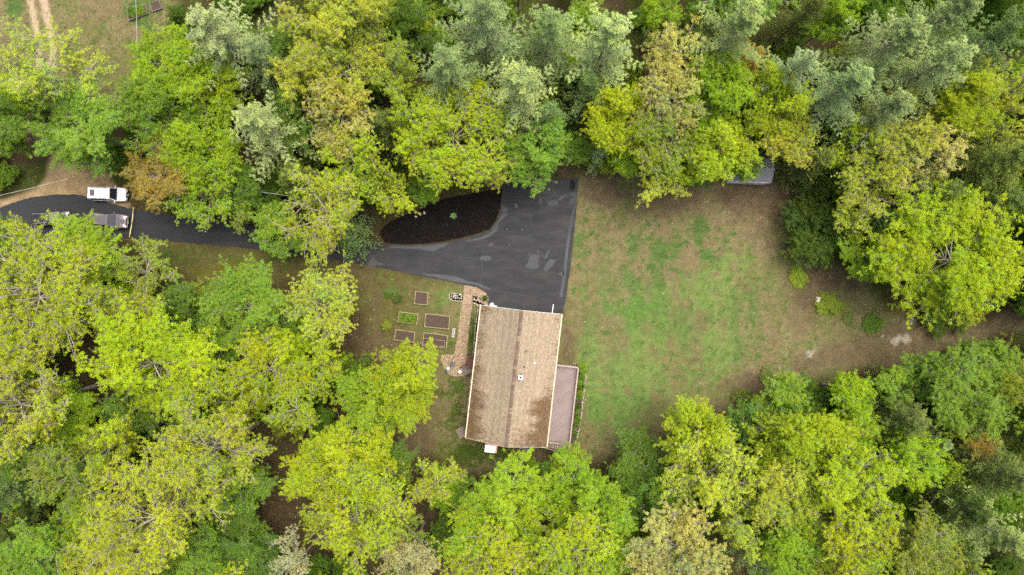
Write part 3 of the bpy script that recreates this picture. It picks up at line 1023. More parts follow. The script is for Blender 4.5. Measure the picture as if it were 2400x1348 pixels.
# ridge caps, one by one
capmats = [simple('ridge_cap_%s' % k, c, 0.95, 0.15, 8, 0.3) for k, c in
           (('red', (0.165, 0.115, 0.08)), ('brown', (0.125, 0.09, 0.063)), ('tan', (0.23, 0.175, 0.12)))]
capmesh = []
for m_ in capmats:
    hw = 0.20
    q = MB()
    y0, y1 = -0.115, 0.125
    dz = hw * RISE / HW
    for s in (-1, 1):
        a_ = [(0, y0, 0.085), (s * hw, y0, 0.085 - dz), (s * hw, y1, 0.055 - dz), (0, y1, 0.055), (0, y0, 0.01), (s * hw, y0, 0.01 - dz), (s * hw, y1, 0.01 - dz)]
        f_ = [(0, 1, 2, 3), (0, 4, 5, 1), (1, 5, 6, 2)]
        q.add(a_, f_ if s < 0 else [t_[::-1] for t_ in f_])
    me = q.mesh('ridge_shingle')
    me.materials.append(m_)
    capmesh.append(me)
yk = -HL + 0.1
k = 0
while yk < HL - 0.05:
    o = link('ridge_shingle', capmesh[random.choice([0, 0, 1, 1, 1, 2])], None, roof)
    o.location = (random.uniform(-.012, .012), yk, EZ + RISE + 0.02 + random.uniform(0, 0.01))
    o.rotation_euler = (0, 0, random.uniform(-.02, .02))
    yk += 0.235
for s in (-1, 1):            # dark strip standing in for the shadow gap along both sides of the ridge caps
    MB().bar((s * 0.225, -HL, EZ + RISE * (1 - 0.225 / HW) + 0.05), (s * 0.225, HL, EZ + RISE * (1 - 0.225 / HW) + 0.05), 0.022, 0.02).build('ridge_shadow_gap', M['grey_wood'], roof)
for s in (-1, 1):            # eave gutters and rake boards
    mb = MB()
    x = s * (HW + 0.075)
    mb.box((x, 0, EZ - 0.10), (0.13, 2 * HL + 0.04, 0.02)).box((x + s * 0.065, 0, EZ - 0.045), (0.025, 2 * HL + 0.04, 0.13)).box((x - s * 0.058, 0, EZ - 0.045), (0.02, 2 * HL + 0.04, 0.11))
    mb.build('gutter', M['cream_trim'], roof)
    for e in (-1, 1):
        mb = MB()
        mb.bar((0, e * (HL + 0.045), EZ + RISE - 0.09), (s * (HW + 0.02), e * (HL + 0.045), EZ - 0.09), 0.035, 0.2)
        mb.build('rake_board', M['white_paint'] if e > 0 else M['cream_trim'], roof)
    d = MB().tube([(s * (HW + 0.05), HL - 0.25, EZ - 0.1), (s * (WX + .15), HL - 0.3, EZ - 0.5), (s * (WX + .15), HL - 0.3, 0.25)], 0.05, 8)
    d.build('downspout', M['white_paint'], roof)
# vents on the east slope
for px, py, w in ((1233, 823, .16), (1229, 860, .16)):
    lx, ly = hloc(px, py, EZ + 2.2)
    z = rz_at(lx)
    v = MB().lathe((lx, ly, z - 0.05), [(w, 0), (w, 0.07), (0.07, 0.1), (0.065, 0.42), (0.045, 0.42), (0.045, 0.2)], 12).build('vent_pipe', M['lead_grey'], roof)
lx, ly = hloc(1253, 852, EZ + 1.9)
MB().lathe((lx, ly, rz_at(lx) - 0.05), [(0.13, 0), (0.12, 0.12), (0.07, 0.15), (0.07, 0.24), (0.13, 0.26), (0.09, 0.33), (0.02, 0.34)], 12).build('roof_vent', M['white_paint'], roof)
# square metal flue near the ridge
lx, ly = hloc(1220, 886, EZ + RISE + 0.8)
zb = rz_at(lx)
fl = MB().box((lx, ly, zb + 0.35), (0.42, 0.42, 0.95)).build('flue_chase', M['lead_grey'], roof)
ft = zb + 0.825
mb = MB()
for dx, dy, sx, sy in ((-.195, 0, .15, .54), (.195, 0, .15, .54), (0, .195, .24, .15), (0, -.195, .24, .15)):
    mb.box((lx + dx, ly + dy, ft + 0.03), (sx, sy, 0.06))
mb.build('flue_cap', M['white_paint'], fl)
MB().box((lx, ly, ft + 0.008), (0.23, 0.23, 0.016)).build('flue_opening', M['flue_black'], fl)  # flat black plate filling the mouth of the flue
MB().box((lx, ly + .3, rz_at(lx) + 0.03), (0.5, 0.16, 0.03), 0.0).build('flashing', M['lead_grey'], fl)
# brick chimney outside the south gable
lx, ly = hloc(1151, 1048, 6.9)
ch = MB().box((lx, -HL - 0.52, 3.4), (1.45, 0.9, 6.8)).build('chimney', M['brick'], house)
bm_ = MB()
for k in range(28):          # brick courses of the part above the eaves
    z = 4.4 + k * 0.085
    for s in (-1, 1):
        off = 0.12 if k % 2 else 0.0
        for j in range(7):
            xx = lx - 0.725 + 0.11 + j * 0.205 + off * 0.5
            if xx < lx + 0.68:
                bm_.box((xx, -HL - 0.52 + s * 0.455, z), (0.19, 0.02, 0.068))
        for j in range(4):
            bm_.box((lx + s * 0.73, -HL - 0.52 - 0.34 + j * 0.21 + off * 0.4, z), (0.02, 0.19, 0.068))
o = bm_.build('bricks', M['brick'], ch)
o['kind'] = 'stuff'
MB().box((lx - 0.1, -HL - 0.56, 6.9), (1.25, 0.82, 0.16)).build('chimney_cap', M['concrete_cap'], ch, 0.02)

# ------------------------------------------------------------------ deck on the east side
deck = empty('deck', (hc.x, hc.y, 0), HA)
tag(deck, 'mauve painted timber deck with diagonal boards along the house', 'deck')
DX0, DX1, DY0, DY1, DZ = WX + 0.12, 7.98, -8.95, 1.85, 2.6
SX, SY = 6.75, -7.95         # stairwell corner


def clip_poly(poly, f):
    out = []
    for i in range(len(poly)):
        a, b = poly[i], poly[(i + 1) % len(poly)]
        fa, fb = f(a), f(b)
        if fa >= 0: out.append(a)
        if (fa >= 0) != (fb >= 0):
            t_ = fa / (fa - fb)
            out.append((a[0] + (b[0] - a[0]) * t_, a[1] + (b[1] - a[1]) * t_))
    return out


def board_cols(base, r_):
    return tuple(np.array(base) * r_.uniform(0.88, 1.1))


bv, bf, bc = [], [], []
rb = random.Random(3)
ang = math.radians(45)
ux, uy = math.cos(ang), math.sin(ang)
for (x0, x1, y0, y1) in ((DX0, DX1, SY, DY1), (SX, DX1, DY0, SY)):
    for k in range(-140, 140):
        o0 = k * 0.145
        c0 = (x0 - uy * o0 + 0 * ux, y0 + ux * o0)
        pts = [(c0[0] + ux * s - uy * w_, c0[1] + uy * s + ux * w_) for s, w_ in ((-20, 0), (20, 0), (20, 0.136), (-20, 0.136))]
        for f in (lambda p: p[0] - x0, lambda p: x1 - p[0], lambda p: p[1] - y0 - 0.002, lambda p: y1 - p[1]):
            pts = clip_poly(pts, f)
            if len(pts) < 3: break
        if len(pts) < 3: continue
        b = len(bv); q = len(pts)
        col = board_cols((0.215, 0.172, 0.158), rb)
        h = rb.uniform(-0.003, 0.003)
        bv += [(x, y, DZ + h) for x, y in pts] + [(x, y, DZ - 0.035) for x, y in pts]
        bc += [col] * (2 * q)
        bf.append(tuple(range(b, b + q)))
        bf.append(tuple(range(b + 2 * q - 1, b + q - 1, -1)))
        bf += [(b + i, b + q + i, b + q + (i + 1) % q, b + (i + 1) % q) for i in range(q)]
me = bpy.data.meshes.new('deck_boards')
me.from_pydata(bv, [], bf)
ca = me.color_attributes.new('col', 'FLOAT_COLOR', 'POINT')
ca.data.foreach_set('color', np.concatenate([np.array(bc), np.ones((len(bc), 1))], 1).astype(np.float32).ravel())
o = link('deck_boards', me, M['deck_wood'], deck)
o['kind'] = 'stuff'
mb = MB()
for a, b in (((DX1 - .02, DY0), (DX1 - .02, DY1)), ((DX0, DY1 - .02), (DX1, DY1 - .02)), ((SX, DY0 + .02), (DX1, DY0 + .02)), ((DX0, SY), (SX, SY)), ((SX + .02, DY0), (SX + .02, SY))):
    mb.bar((a[0], a[1], DZ - 0.16), (b[0], b[1], DZ - 0.16), 0.04, 0.24)
mb.build('rim_joist', M['deck_rail'], deck)
for x, y in ((DX1 - .2, DY0 + .2), (DX1 - .2, -6.2), (DX1 - .2, -3.4), (DX1 - .2, -.8), (DX1 - .2, DY1 - .2), (SX + .2, DY0 + .2), (SX + .2, SY - .1), (5.0, DY1 - .2)):
    MB().box((x, y, (DZ - 0.05) / 2 - 0.05), (0.14, 0.14, DZ - 0.05)).build('post', M['deck_rail'], deck)


def railing(a, b, zf, parent, cap=0.14, mat=M['deck_rail'], capmat=M['rail_cap'], h=0.95, za=None, zb_=None):
    za = zf if za is None else za
    zb_ = zf if zb_ is None else zb_
    A = Vector((a[0], a[1], za)); B = Vector((b[0], b[1], zb_))
    L_ = (B - A).length
    MB().bar(A + Vector((0, 0, h)), B + Vector((0, 0, h)), cap, 0.04).build('rail_cap', capmat, parent)
    MB().bar(A + Vector((0, 0, 0.12)), B + Vector((0, 0, 0.12)), 0.04, 0.08).build('bottom_rail', mat, parent)
    mb = MB()
    n_ = max(2, int(L_ / 0.14))
    for i in range(n_ + 1):
        p = A.lerp(B, i / n_)
        mb.box((p.x, p.y, p.z + h / 2 + 0.05), (0.035, 0.035, h - 0.12))
    q = mb.build('balusters', mat, parent)
    q['kind'] = 'stuff'
    for i in range(max(2, int(L_ / 1.9) + 1)):
        p = A.lerp(B, i / max(1, int(L_ / 1.9)))
        MB().box((p.x, p.y, p.z + h / 2 - 0.02), (0.09, 0.09, h)).build('rail_post', mat, parent)


railing((DX1 - .05, DY0 + .05), (DX1 - .05, DY1 - .05), DZ, deck)
railing((DX0 + .1, DY1 - .05), (DX1 - .12, DY1 - .05), DZ, deck)
railing((SX + .1, DY0 + .05), (DX1 - .12, DY0 + .05), DZ, deck)
railing((DX0 + .1, SY + .06), (SX, SY + .06), DZ, deck)
ntr = 12
for k in range(ntr):
    x = SX - 0.14 - k * 0.285
    z = DZ - (k + 1) * DZ / (ntr + 1)
    MB().box((x, (SY + DY0) / 2, z), (0.27, 0.86, 0.04)).build('stair_tread', M['rail_cap'], deck)
xe = SX - ntr * 0.285
for y in (SY - 0.04, DY0 + 0.05):
    MB().bar((SX, y, DZ - 0.18), (xe, y, 0.1), 0.045, 0.26).build('stringer', M['deck_rail'], deck)
railing((SX, DY0 + .02), (xe, DY0 + .02), 0, deck, 0.12, za=DZ - 0.05, zb_=0.2)

# ------------------------------------------------------------------ side porch (west)
px0, py0 = hloc(1108, 866, 1.2)
porch = empty('side_porch', (hc.x, hc.y, 0), HA)
tag(porch, 'small red-brown timber porch with steps on the side of the house', 'porch')
PZ = 1.15
pxo = -WX - 0.12
for k in range(10):
    MB().box((pxo - 0.07 - k * 0.145, 0.7, PZ), (0.135, 1.7, 0.035)).build('plank', M['red_wood'], porch)
for x in (pxo - 0.1, pxo - 1.38):
    for y in (-0.1, 1.5):
        MB().box((x, y, PZ / 2 - 0.03), (0.1, 0.1, PZ)).build('post', M['red_wood'], porch)
railing((pxo - .08, 1.52), (pxo - 1.42, 1.52), PZ, porch, 0.1, M['red_wood'], M['red_wood'], 0.9)
railing((pxo - 1.42, 1.52), (pxo - 1.42, 0.75), PZ, porch, 0.1, M['red_wood'], M['red_wood'], 0.9)
railing((pxo - .08, -0.13), (pxo - .7, -0.13), PZ, porch, 0.1, M['red_wood'], M['red_wood'], 0.9)
for k in range(5):           # steps running down to the south west
    dx, dy = -0.21 * (k + 1), -0.16 * (k + 1)
    MB().box((pxo - 0.75 + dx, 0.0 + dy, PZ - 0.2 * (k + 1)), (0.30, 1.05, 0.04), math.radians(36)).build('step', M['grey_wood'], porch)
railing((pxo - .55, -.55), (pxo - 1.45, -1.25), 0, porch, 0.09, M['red_wood'], M['red_wood'], 0.85, PZ - .1, 0.1)
railing((pxo - 1.42, 0.45), (pxo - 2.25, -.2), 0, porch, 0.09, M['red_wood'], M['red_wood'], 0.85, PZ - .1, 0.1)

# ------------------------------------------------------------------ stones
def stone_mesh(seed, mat):
    r_ = random.Random(seed)
    bm = bmesh.new()
    bmesh.ops.create_icosphere(bm, subdivisions=2, radius=1.0)
    ph = [r_.uniform(0, 6) for _ in range(4)]
    for v in bm.verts:
        d = v.co.normalized()
        k = 1 + 0.22 * math.sin(3 * d.x + ph[0]) * math.sin(2.5 * d.y + ph[1]) + 0.13 * math.sin(5 * d.z + ph[2] + 3 * d.x) + r_.uniform(-.06, .06)
        v.co = Vector((d.x * k, d.y * k * 0.8, d.z * k * 0.6))
    me = bpy.data.meshes.new('stone')
    bm.to_mesh(me); bm.free()
    me.materials.append(mat)
    return me


STONES = {k: [stone_mesh(i + 10 * j, M[k]) for i in range(3)] for j, k in enumerate(('stone_pale', 'stone_tan', 'stone_white'))}


def put_stone(p, s, kind, parent=None, name='stone'):
    o = link(name, random.choice(STONES[kind]), None, parent)
    o.location = p
    o.scale = (s * random.uniform(.8, 1.2), s * random.uniform(.8, 1.2), s * random.uniform(.7, 1))
    o.rotation_euler = (0, 0, random.uniform(0, 6.28))
    return o


def bed_thing(name, poly, label, cat, z=0.0):
    root = empty(name, (0, 0, 0))
    tag(root, label, cat)
    slab('mulch', rough_outline(poly, 3, 0.6, len(label)), z, M['mulch'], root, 0.15)
    return root


def z7(p):
    return (1050 + p[0] / 19.26, 670 + p[1] / 19.26)


rb1 = bed_thing('rock_bed', [z7(p) for p in ((690, 370), (640, 690), (400, 680), (150, 630), (60, 560), (70, 360), (140, 330), (420, 355))],
                'black rock bed dotted with white stones left of the plank bridge', 'rock bed')
for p in ((180, 415), (265, 430), (340, 425), (405, 455), (285, 480), (165, 500), (235, 535), (340, 550), (430, 550), (440, 530), (520, 570), (590, 570), (610, 480), (530, 390), (585, 395)):
    x, y = z7(p)
    put_stone(at(x, y, 0.02), random.uniform(0.08, 0.13), 'stone_pale', rb1)
for p in ((140, 325), (200, 340), (260, 350), (330, 350), (400, 352), (500, 365), (600, 370), (75, 380), (65, 450), (70, 520), (65, 580), (130, 610), (200, 650), (280, 660), (350, 670), (420, 690), (480, 690), (600, 690)):
    x, y = z7(p)
    put_stone(at(x, y, 0.0), random.uniform(0.07, 0.11), 'stone_pale', rb1)
rb2 = bed_thing('rock_bed', [z7(p) for p in ((1125, 465), (1260, 480), (1400, 520), (1640, 560), (1760, 640), (1860, 860), (1500, 880), (1400, 900), (1260, 800), (1110, 760))],
                'black rock bed with tan stones between bridge and garage corner', 'rock bed')
for _ in range(40):
    u_, v_ = random.random(), random.random()
    p = (1330 + u_ * 480, 520 + u_ * 220 + v_ * 170 - (0.0 if u_ > .3 else 0))
    x, y = z7(p)
    put_stone(at(x, y, 0.02), random.uniform(0.08, 0.15), 'stone_tan', rb2)
for p in ((1190, 560), (1180, 630), (1270, 660), (1130, 770), (1200, 790), (1260, 815), (1310, 850), (1370, 890), (1450, 860), (1690, 620)):
    x, y = z7(p)
    put_stone(at(x, y, 0.02), random.uniform(0.08, 0.13), 'stone_pale', rb2)
# mulch strip with stone edging under the west eave
strip = [(1122, 722), (1116, 760), (1113, 800), (1109, 840), (1104, 890), (1100, 930), (1097, 950), (1099, 975), (1112, 985), (1150, 985), (1150, 722)]
rb3 = bed_thing('border_bed', strip, 'narrow black mulch border edged with stones along the house wall', 'garden bed')
for (x1, y1), (x2, y2) in zip(strip[:7], strip[1:8]):
    L_ = math.hypot(x2 - x1, y2 - y1)
    for k in range(int(L_ / 3.2)):
        t_ = k / (L_ / 3.2)
        put_stone(at(x1 + (x2 - x1) * t_ - 1.0 + random.uniform(-.5, .5), y1 + (y2 - y1) * t_, 0.0), random.uniform(0.06, 0.10), 'stone_pale', rb3)
# plant border east of the deck
pb = [(1345, 853), (1374, 853), (1374, 872), (1370, 905), (1366, 940), (1362, 975), (1358, 1005), (1352, 1030), (1338, 1040), (1330, 1000)]
rb4 = empty('border_bed', (0, 0, 0))
tag(rb4, 'planted border with a thin line of stones beside the deck', 'garden bed')
slab('soil', rough_outline(pb, 4, 0.8, 9), -0.01, M['soil'], rb4, 0.12)
for (x1, y1), (x2, y2) in zip(pb[:7], pb[1:8]):
    L_ = math.hypot(x2 - x1, y2 - y1)
    for k in range(int(L_ / 3.4)):
        t_ = k / (L_ / 3.4)
        put_stone(at(x1 + (x2 - x1) * t_ + random.uniform(-1, 1), y1 + (y2 - y1) * t_, 0.0), random.uniform(0.06, 0.11), random.choice(['stone_pale', 'stone_pale', 'stone_tan']), rb4)
for k, (x, y, s) in enumerate(((1152, 714, .24), (1157, 717, .17), (1163, 718.5, .12))):
    o = put_stone(at(x, y, 0.1), s, 'stone_white', None, 'rock')
    tag(o, ('large', 'middle', 'small')[k] + ' white rock of the three at the garage corner', 'rock', 'white rocks at the garage corner')
o = put_stone(at(1917, 703, 0.12), 0.42, 'stone_pale', None, 'boulder')
tag(o, 'pale boulder beside green ground cover on the lawn edge', 'boulder')
for k, (x, y, s, l) in enumerate(((975, 508, .2, 'pale stone on the left at the back of the mulch bed'), (985, 503, .17, 'pale stone in the middle at the back of the mulch bed'),
                                  (994, 499, .2, 'pale stone on the right at the back of the mulch bed'))):
    tag(put_stone(at(x, y, 0.08), s, 'stone_pale', None, 'edging_stone'), l, 'stone', 'stones behind the mulch bed')

# ------------------------------------------------------------------ plank bridge
b0, b1 = Vector(at(*z7((900, 385)))), Vector(at(*z7((850, 830))))
bridge = empty('plank_bridge', (0, 0, 0))
tag(bridge, 'small plank footbridge on the wood chip path', 'footbridge')
dv = (b1 - b0)
nrm = Vector((-dv.y, dv.x, 0)).normalized()
br = math.atan2(nrm.y, nrm.x)
npk = 12
for k in range(npk):
    p = b0.lerp(b1, (k + .5) / npk)
    MB().box((p.x, p.y, 0.12 + random.uniform(-.006, .006)), (1.12 + random.uniform(-.03, .03), dv.length / npk - 0.012, 0.045), br).build('plank', M['plank_wood'], bridge)
for s in (-1, 1):
    MB().bar(b0 + nrm * s * 0.48 + Vector((0, 0, .03)), b1 + nrm * s * 0.48 + Vector((0, 0, .03)), 0.09, 0.13).build('beam', M['plank_wood'], bridge)

# ------------------------------------------------------------------ raised beds
def raised_bed(c4, label, h=0.28, mat=M['bed_wood'], soil=M['soil'], group='raised garden beds', th=0.07):
    P = [at(x, y, h) for x, y in c4]
    cen = sum(P, Vector()) / 4
    root = empty('raised_bed', (cen.x, cen.y, 0))
    tag(root, label, 'raised bed', group)
    Q = [Vector((p.x - cen.x, p.y - cen.y, h / 2 - 0.03)) for p in P]
    for i in range(4):
        a, b = Q[i], Q[(i + 1) % 4]
        d = (b - a).normalized()
        MB().bar(a - d * (th / 2 if i % 2 else -th / 2), b + d * (th / 2 if i % 2 else -th / 2), th, h + 0.06).build('side_board', mat, root)
    for a in Q:
        MB().box((a.x * 0.955, a.y * 0.93, h / 2 - 0.01), (0.07, 0.07, h + 0.05)).build('corner_post', mat, root)
    n_ = 14
    vs, fs = [], []
    for i in range(n_ + 1):
        for j in range(n_ + 1):
            u_, v_ = 0.01 + i / n_ * 0.98, 0.01 + j / n_ * 0.98
            p = (Q[0] * (1 - u_) + Q[1] * u_) * (1 - v_) + (Q[3] * (1 - u_) + Q[2] * u_) * v_
            vs.append((p.x, p.y, h - 0.07 + random.uniform(-.02, .02)))
    for i in range(n_):
        for j in range(n_):
            b = i * (n_ + 1) + j
            fs.append((b, b + 1, b + n_ + 2, b + n_ + 1))
    s_ = MB().add(vs, fs).mesh('soil', smooth=True)
    if s_.polygons[0].normal.z < 0: s_.flip_normals()
    link('soil', s_, soil, root)
    return root, cen


raised_bed([(974, 683.5), (1002.8, 686), (1000.8, 715), (971, 712)], 'square raised bed of bare soil standing apart nearest the driveway')
bg_root, bg_c = raised_bed([(936, 731), (979.6, 736), (976.8, 760), (932, 755)], 'raised bed full of leafy green plants in the side garden')
raised_bed([(997.6, 735.7), (1053.9, 741.7), (1051.9, 771.6), (995, 766)], 'largest raised bed of bare soil beside the wood chip path')
raised_bed([(927.5, 772.6), (972, 779), (969.8, 802.6), (924, 797)], 'bare soil raised bed farthest from the house above the tree crown')
fb_root, fb_c = raised_bed([(993.8, 780), (1048.7, 787), (1045.9, 816), (990, 810)], 'raised bed with a thin timber frame laid over its soil')


def z5(p, z=0.45):
    q = at(980 + p[0] / 19.26, 760 + p[1] / 19.26, z)
    return Vector((q.x - fb_c.x, q.y - fb_c.y, z))


for a, b in (((140, 620), (720, 700)), ((720, 700), (1205, 742)), ((1205, 742), (1180, 1010)), ((1180, 1000), (660, 955)), ((660, 955), (100, 890)), ((140, 620), (95, 890)), ((690, 705), (660, 960))):
    MB().bar(z5(a), z5(b), 0.045, 0.04).build('frame_bar', M['bed_wood'], fb_root)
for p in ((140, 620), (1205, 742), (1180, 1005), (95, 890)):
    a = z5(p)
    MB().box((a.x, a.y, 0.2), (0.04, 0.04, 0.46)).build('frame_leg', M['bed_wood'], fb_root)
tl_root, tl_c = raised_bed([(297, 18), (340, 9), (345, 31), (301, 48)], 'fenced raised bed of green plants at the top left lawn', 0.3, M['grey_wood'], group='beds of the neighbouring garden')
raised_bed([(351, 7), (372, 0), (378, 19), (357, 27)], 'grey-framed raised bed of bare soil at the top left', 0.3, M['grey_wood'], group='beds of the neighbouring garden')

# ------------------------------------------------------------------ seats and small things by the porch
def chair(px, py, rz, mat, label, w=0.5, frame=None):
    p = at(px, py, 0.45)
    root = empty('garden_chair', (p.x, p.y, 0), rz)
    tag(root, label, 'chair')
    MB().box((0, 0, 0.43), (w, w, 0.05)).build('seat', mat, root, 0.015)
    q = MB()
    q.bar((0, w / 2, 0.46), (0, w / 2 + 0.14, 0.95), w, 0.04)
    q.build('backrest', mat, root, 0.012)
    for sx in (-1, 1):
        for sy in (-1, 1):
            MB().bar((sx * w * .46, sy * w * .46, 0.42), (sx * w * .5, sy * w * .52, 0.0), 0.04, 0.04).build('leg', frame or mat, root)
        MB().box((sx * (w / 2 + .02), 0.02, 0.64), (0.05, w, 0.035)).build('armrest', frame or mat, root, 0.01)
        MB().box((sx * (w / 2 + .02), -w / 2 + .05, 0.53), (0.04, 0.04, 0.22)).build('arm_post', frame or mat, root)
    return root


chair(1060.5, 854, math.radians(8), M['plastic_blue'], 'dark blue-grey plastic chair on the wood chips', 0.46)
chair(1050.5, 864, math.radians(176), M['plastic_grey'], 'pale grey square chair with dark legs on the wood chips', 0.44, M['plastic_blue'])
chair(1077.5, 871.5, math.radians(-38), M['paint_white'], 'small bright white chair by the porch steps', 0.34)
# aluminium ladder lying in the grass
p1, p2 = at(1064.5, 769, 0.08), at(1061.5, 791, 0.06)
lad = empty('ladder', (0, 0, 0))
tag(lad, 'short aluminium ladder lying in the grass beside the path', 'ladder')
dv = (p2 - p1).normalized(); nv = Vector((-dv.y, dv.x, 0))
for s in (-1, 1):
    MB().bar(p1 + nv * s * 0.13, p2 + nv * s * 0.11, 0.05, 0.09).build('side_rail', M['steel'], lad)
for k in range(6):
    p = p1.lerp(p2, (k + .5) / 6)
    MB().bar(p - nv * 0.13, p + nv * 0.13, 0.05, 0.04).build('rung', M['steel'], lad)
# slatted wooden cold frame leaning by the south west corner
pc = at(1082, 1013, 0.3)
pal = empty('slatted_rack', (pc.x, pc.y, 0), math.radians(27))
tag(pal, 'grey slatted wooden rack on the grass at the house corner', 'rack')
for s in (-1, 1):
    MB().box((s * 0.55, 0, 0.42), (0.09, 1.2, 0.07)).build('side_rail', M['grey_wood'], pal)
for k in range(5):
    MB().box((0, -0.56 + k * 0.28, 0.46), (1.06, 0.08, 0.05)).build('slat', M['rail_cap'], pal)
for k in range(4):
    MB().box((0, -0.42 + k * 0.28, 0.30), (1.0, 0.19, 0.03)).build('board', M['grey_wood'], pal)
for sx in (-1, 1):
    for sy in (-1, 1):
        MB().box((sx * .52, sy * .56, 0.19), (0.08, 0.08, 0.40)).build('leg', M['grey_wood'], pal)
# dark bench under the south gable
pc = at(1232, 1048, 0.5)
bn = empty('garden_bench', (pc.x, pc.y, 0), HA)
tag(bn, 'dark garden bench with pale frame half hidden under the roof edge', 'bench')
for k in range(4):
    MB().box((0, -0.2 + k * 0.12, 0.45), (1.5, 0.1, 0.03)).build('seat_slat', M['plastic_blue'], bn)
for k in range(3):
    MB().box((0, 0.28 + k * .03, 0.58 + k * 0.13), (1.5, 0.03, 0.1)).build('back_slat', M['plastic_blue'], bn)
for s in (-1, 1):
    MB().box((s * .72, -.2, 0.3), (0.06, 0.06, 0.66)).build('leg', M['plastic_grey'], bn)
    MB().box((s * .72, .26, 0.45), (0.06, 0.06, 0.95)).build('leg', M['plastic_grey'], bn)
    MB().box((s * .72, .02, 0.65), (0.08, 0.55, 0.04)).build('armrest', M['plastic_grey'], bn)
MB().box((0, -0.27, 0.43), (1.5, 0.04, 0.06)).build('front_rail', M['plastic_grey'], bn)
# white drain pipe on the asphalt
p1, p2 = at(1297, 714, 0.06), at(1293.5, 738, 0.06)
pp = empty('drain_pipe', (0, 0, 0))
tag(pp, 'white drain pipe lying on the asphalt at the garage end', 'pipe')
MB().tube([p1, p2], 0.06, 10).build('pipe', M['white_paint'], pp, smooth=False)
MB().tube([p1 + (p1 - p2).normalized() * .02, p1 - (p1 - p2).normalized() * 0.1], 0.075, 10).build('collar', M['white_paint'], pp)

# ------------------------------------------------------------------ shed at the lawn's far edge
sc_ = at(1762, 398, 2.5)
shed = empty('garden_shed', (sc_.x, sc_.y, 0), math.radians(-2.5))
tag(shed, 'shed with grey ribbed metal roof under trees at the lawn edge', 'shed')
sw, sdp = 2.62, 1.55
MB().box((0, 0, 1.15), (2 * sw - 0.3, 2 * sdp - 0.3, 2.3)).build('wall', M['white_paint'], shed)
for k in range(14):
    MB().box((0, -sdp + 0.135, 0.12 + k * 0.16), (2 * sw - 0.32, 0.03, 0.145)).build('clapboard', M['white_paint'], shed)
rf = empty('roof', (0, 0, 0)); rf.parent = shed
mb = MB()
zr, ze = 3.25, 2.42
for s in (-1, 1):
    a = [(-sw, 0, zr), (sw, 0, zr), (sw, s * sdp, ze), (-sw, s * sdp, ze)]
    b = [(x, y, z - 0.05) for x, y, z in a]
    mb.add(a + b, [(0, 1, 2, 3) if s < 0 else (3, 2, 1, 0), (7, 6, 5, 4) if s < 0 else (4, 5, 6, 7), (0, 4, 5, 1), (1, 5, 6, 2), (2, 6, 7, 3), (3, 7, 4, 0)])
mb.build('roof_sheet', M['metal_roof'], rf)
for k in range(27):
    x = -sw + 0.05 + k * (2 * sw - .1) / 26
    for s in (-1, 1):
        MB().bar((x, 0, zr + 0.012), (x, s * sdp, ze + 0.012), 0.04, 0.03).build('rib', M['metal_roof'], rf)
MB().bar((-sw, 0, zr + 0.035), (sw, 0, zr + 0.035), 0.22, 0.03).build('ridge_cap', M['metal_roof'], rf)
MB().bar((-sw, -sdp - .015, ze - 0.08), (sw - .15, -sdp - .015, ze - 0.08), 0.03, 0.16).build('fascia', M['white_paint'], rf)
d_ = MB().box((0.3, -sdp + 0.1, 1.0), (1.2, 0.05, 1.9)).build('door', M['cream_trim'], shed)
MB().box((0.8, -sdp + 0.06, 1.0), (0.04, 0.05, 0.14)).build('handle', M['steel'], d_)

# ------------------------------------------------------------------ cars
def loft(stations):
    """stations: (x, half width, z bottom, z top, corner radius)"""
    mb = MB()
    vs, fs = [], []
    nsec = None
    for x, w, z0, z1, rr_ in stations:
        sec = []
        for cy_, cz_, a0 in ((w - rr_, z1 - rr_, 0), (-(w - rr_), z1 - rr_, 90), (-(w - .04), z0 + .04, 180), (w - .04, z0 + .04, 270)):
            r2 = rr_ if a0 < 180 else .04
            for k in range(4):
                a = math.radians(a0 + k * 30)
                sec.append((x, cy_ + r2 * math.cos(a), cz_ + r2 * math.sin(a)))
        nsec = len(sec)
        vs += sec
    for i in range(len(stations) - 1):
        for k in range(nsec):
            k2 = (k + 1) % nsec
            fs.append((i * nsec + k, (i + 1) * nsec + k, (i + 1) * nsec + k2, i * nsec + k2))
    fs.append(tuple(range(nsec)))
    fs.append(tuple((len(stations) - 1) * nsec + k for k in range(nsec - 1, -1, -1)))
    return mb.add(vs, fs)


def quad_on(pts, off, thick=0.012):
    P = [Vector(p) for p in pts]
    nrm_ = (P[1] - P[0]).cross(P[3] - P[0]).normalized() * off
    Q = [p + nrm_ for p in P]
    return MB().add(P + Q, [(3, 2, 1, 0), (4, 5, 6, 7), (0, 1, 5, 4), (1, 2, 6, 5), (2, 3, 7, 6), (3, 0, 4, 7)])


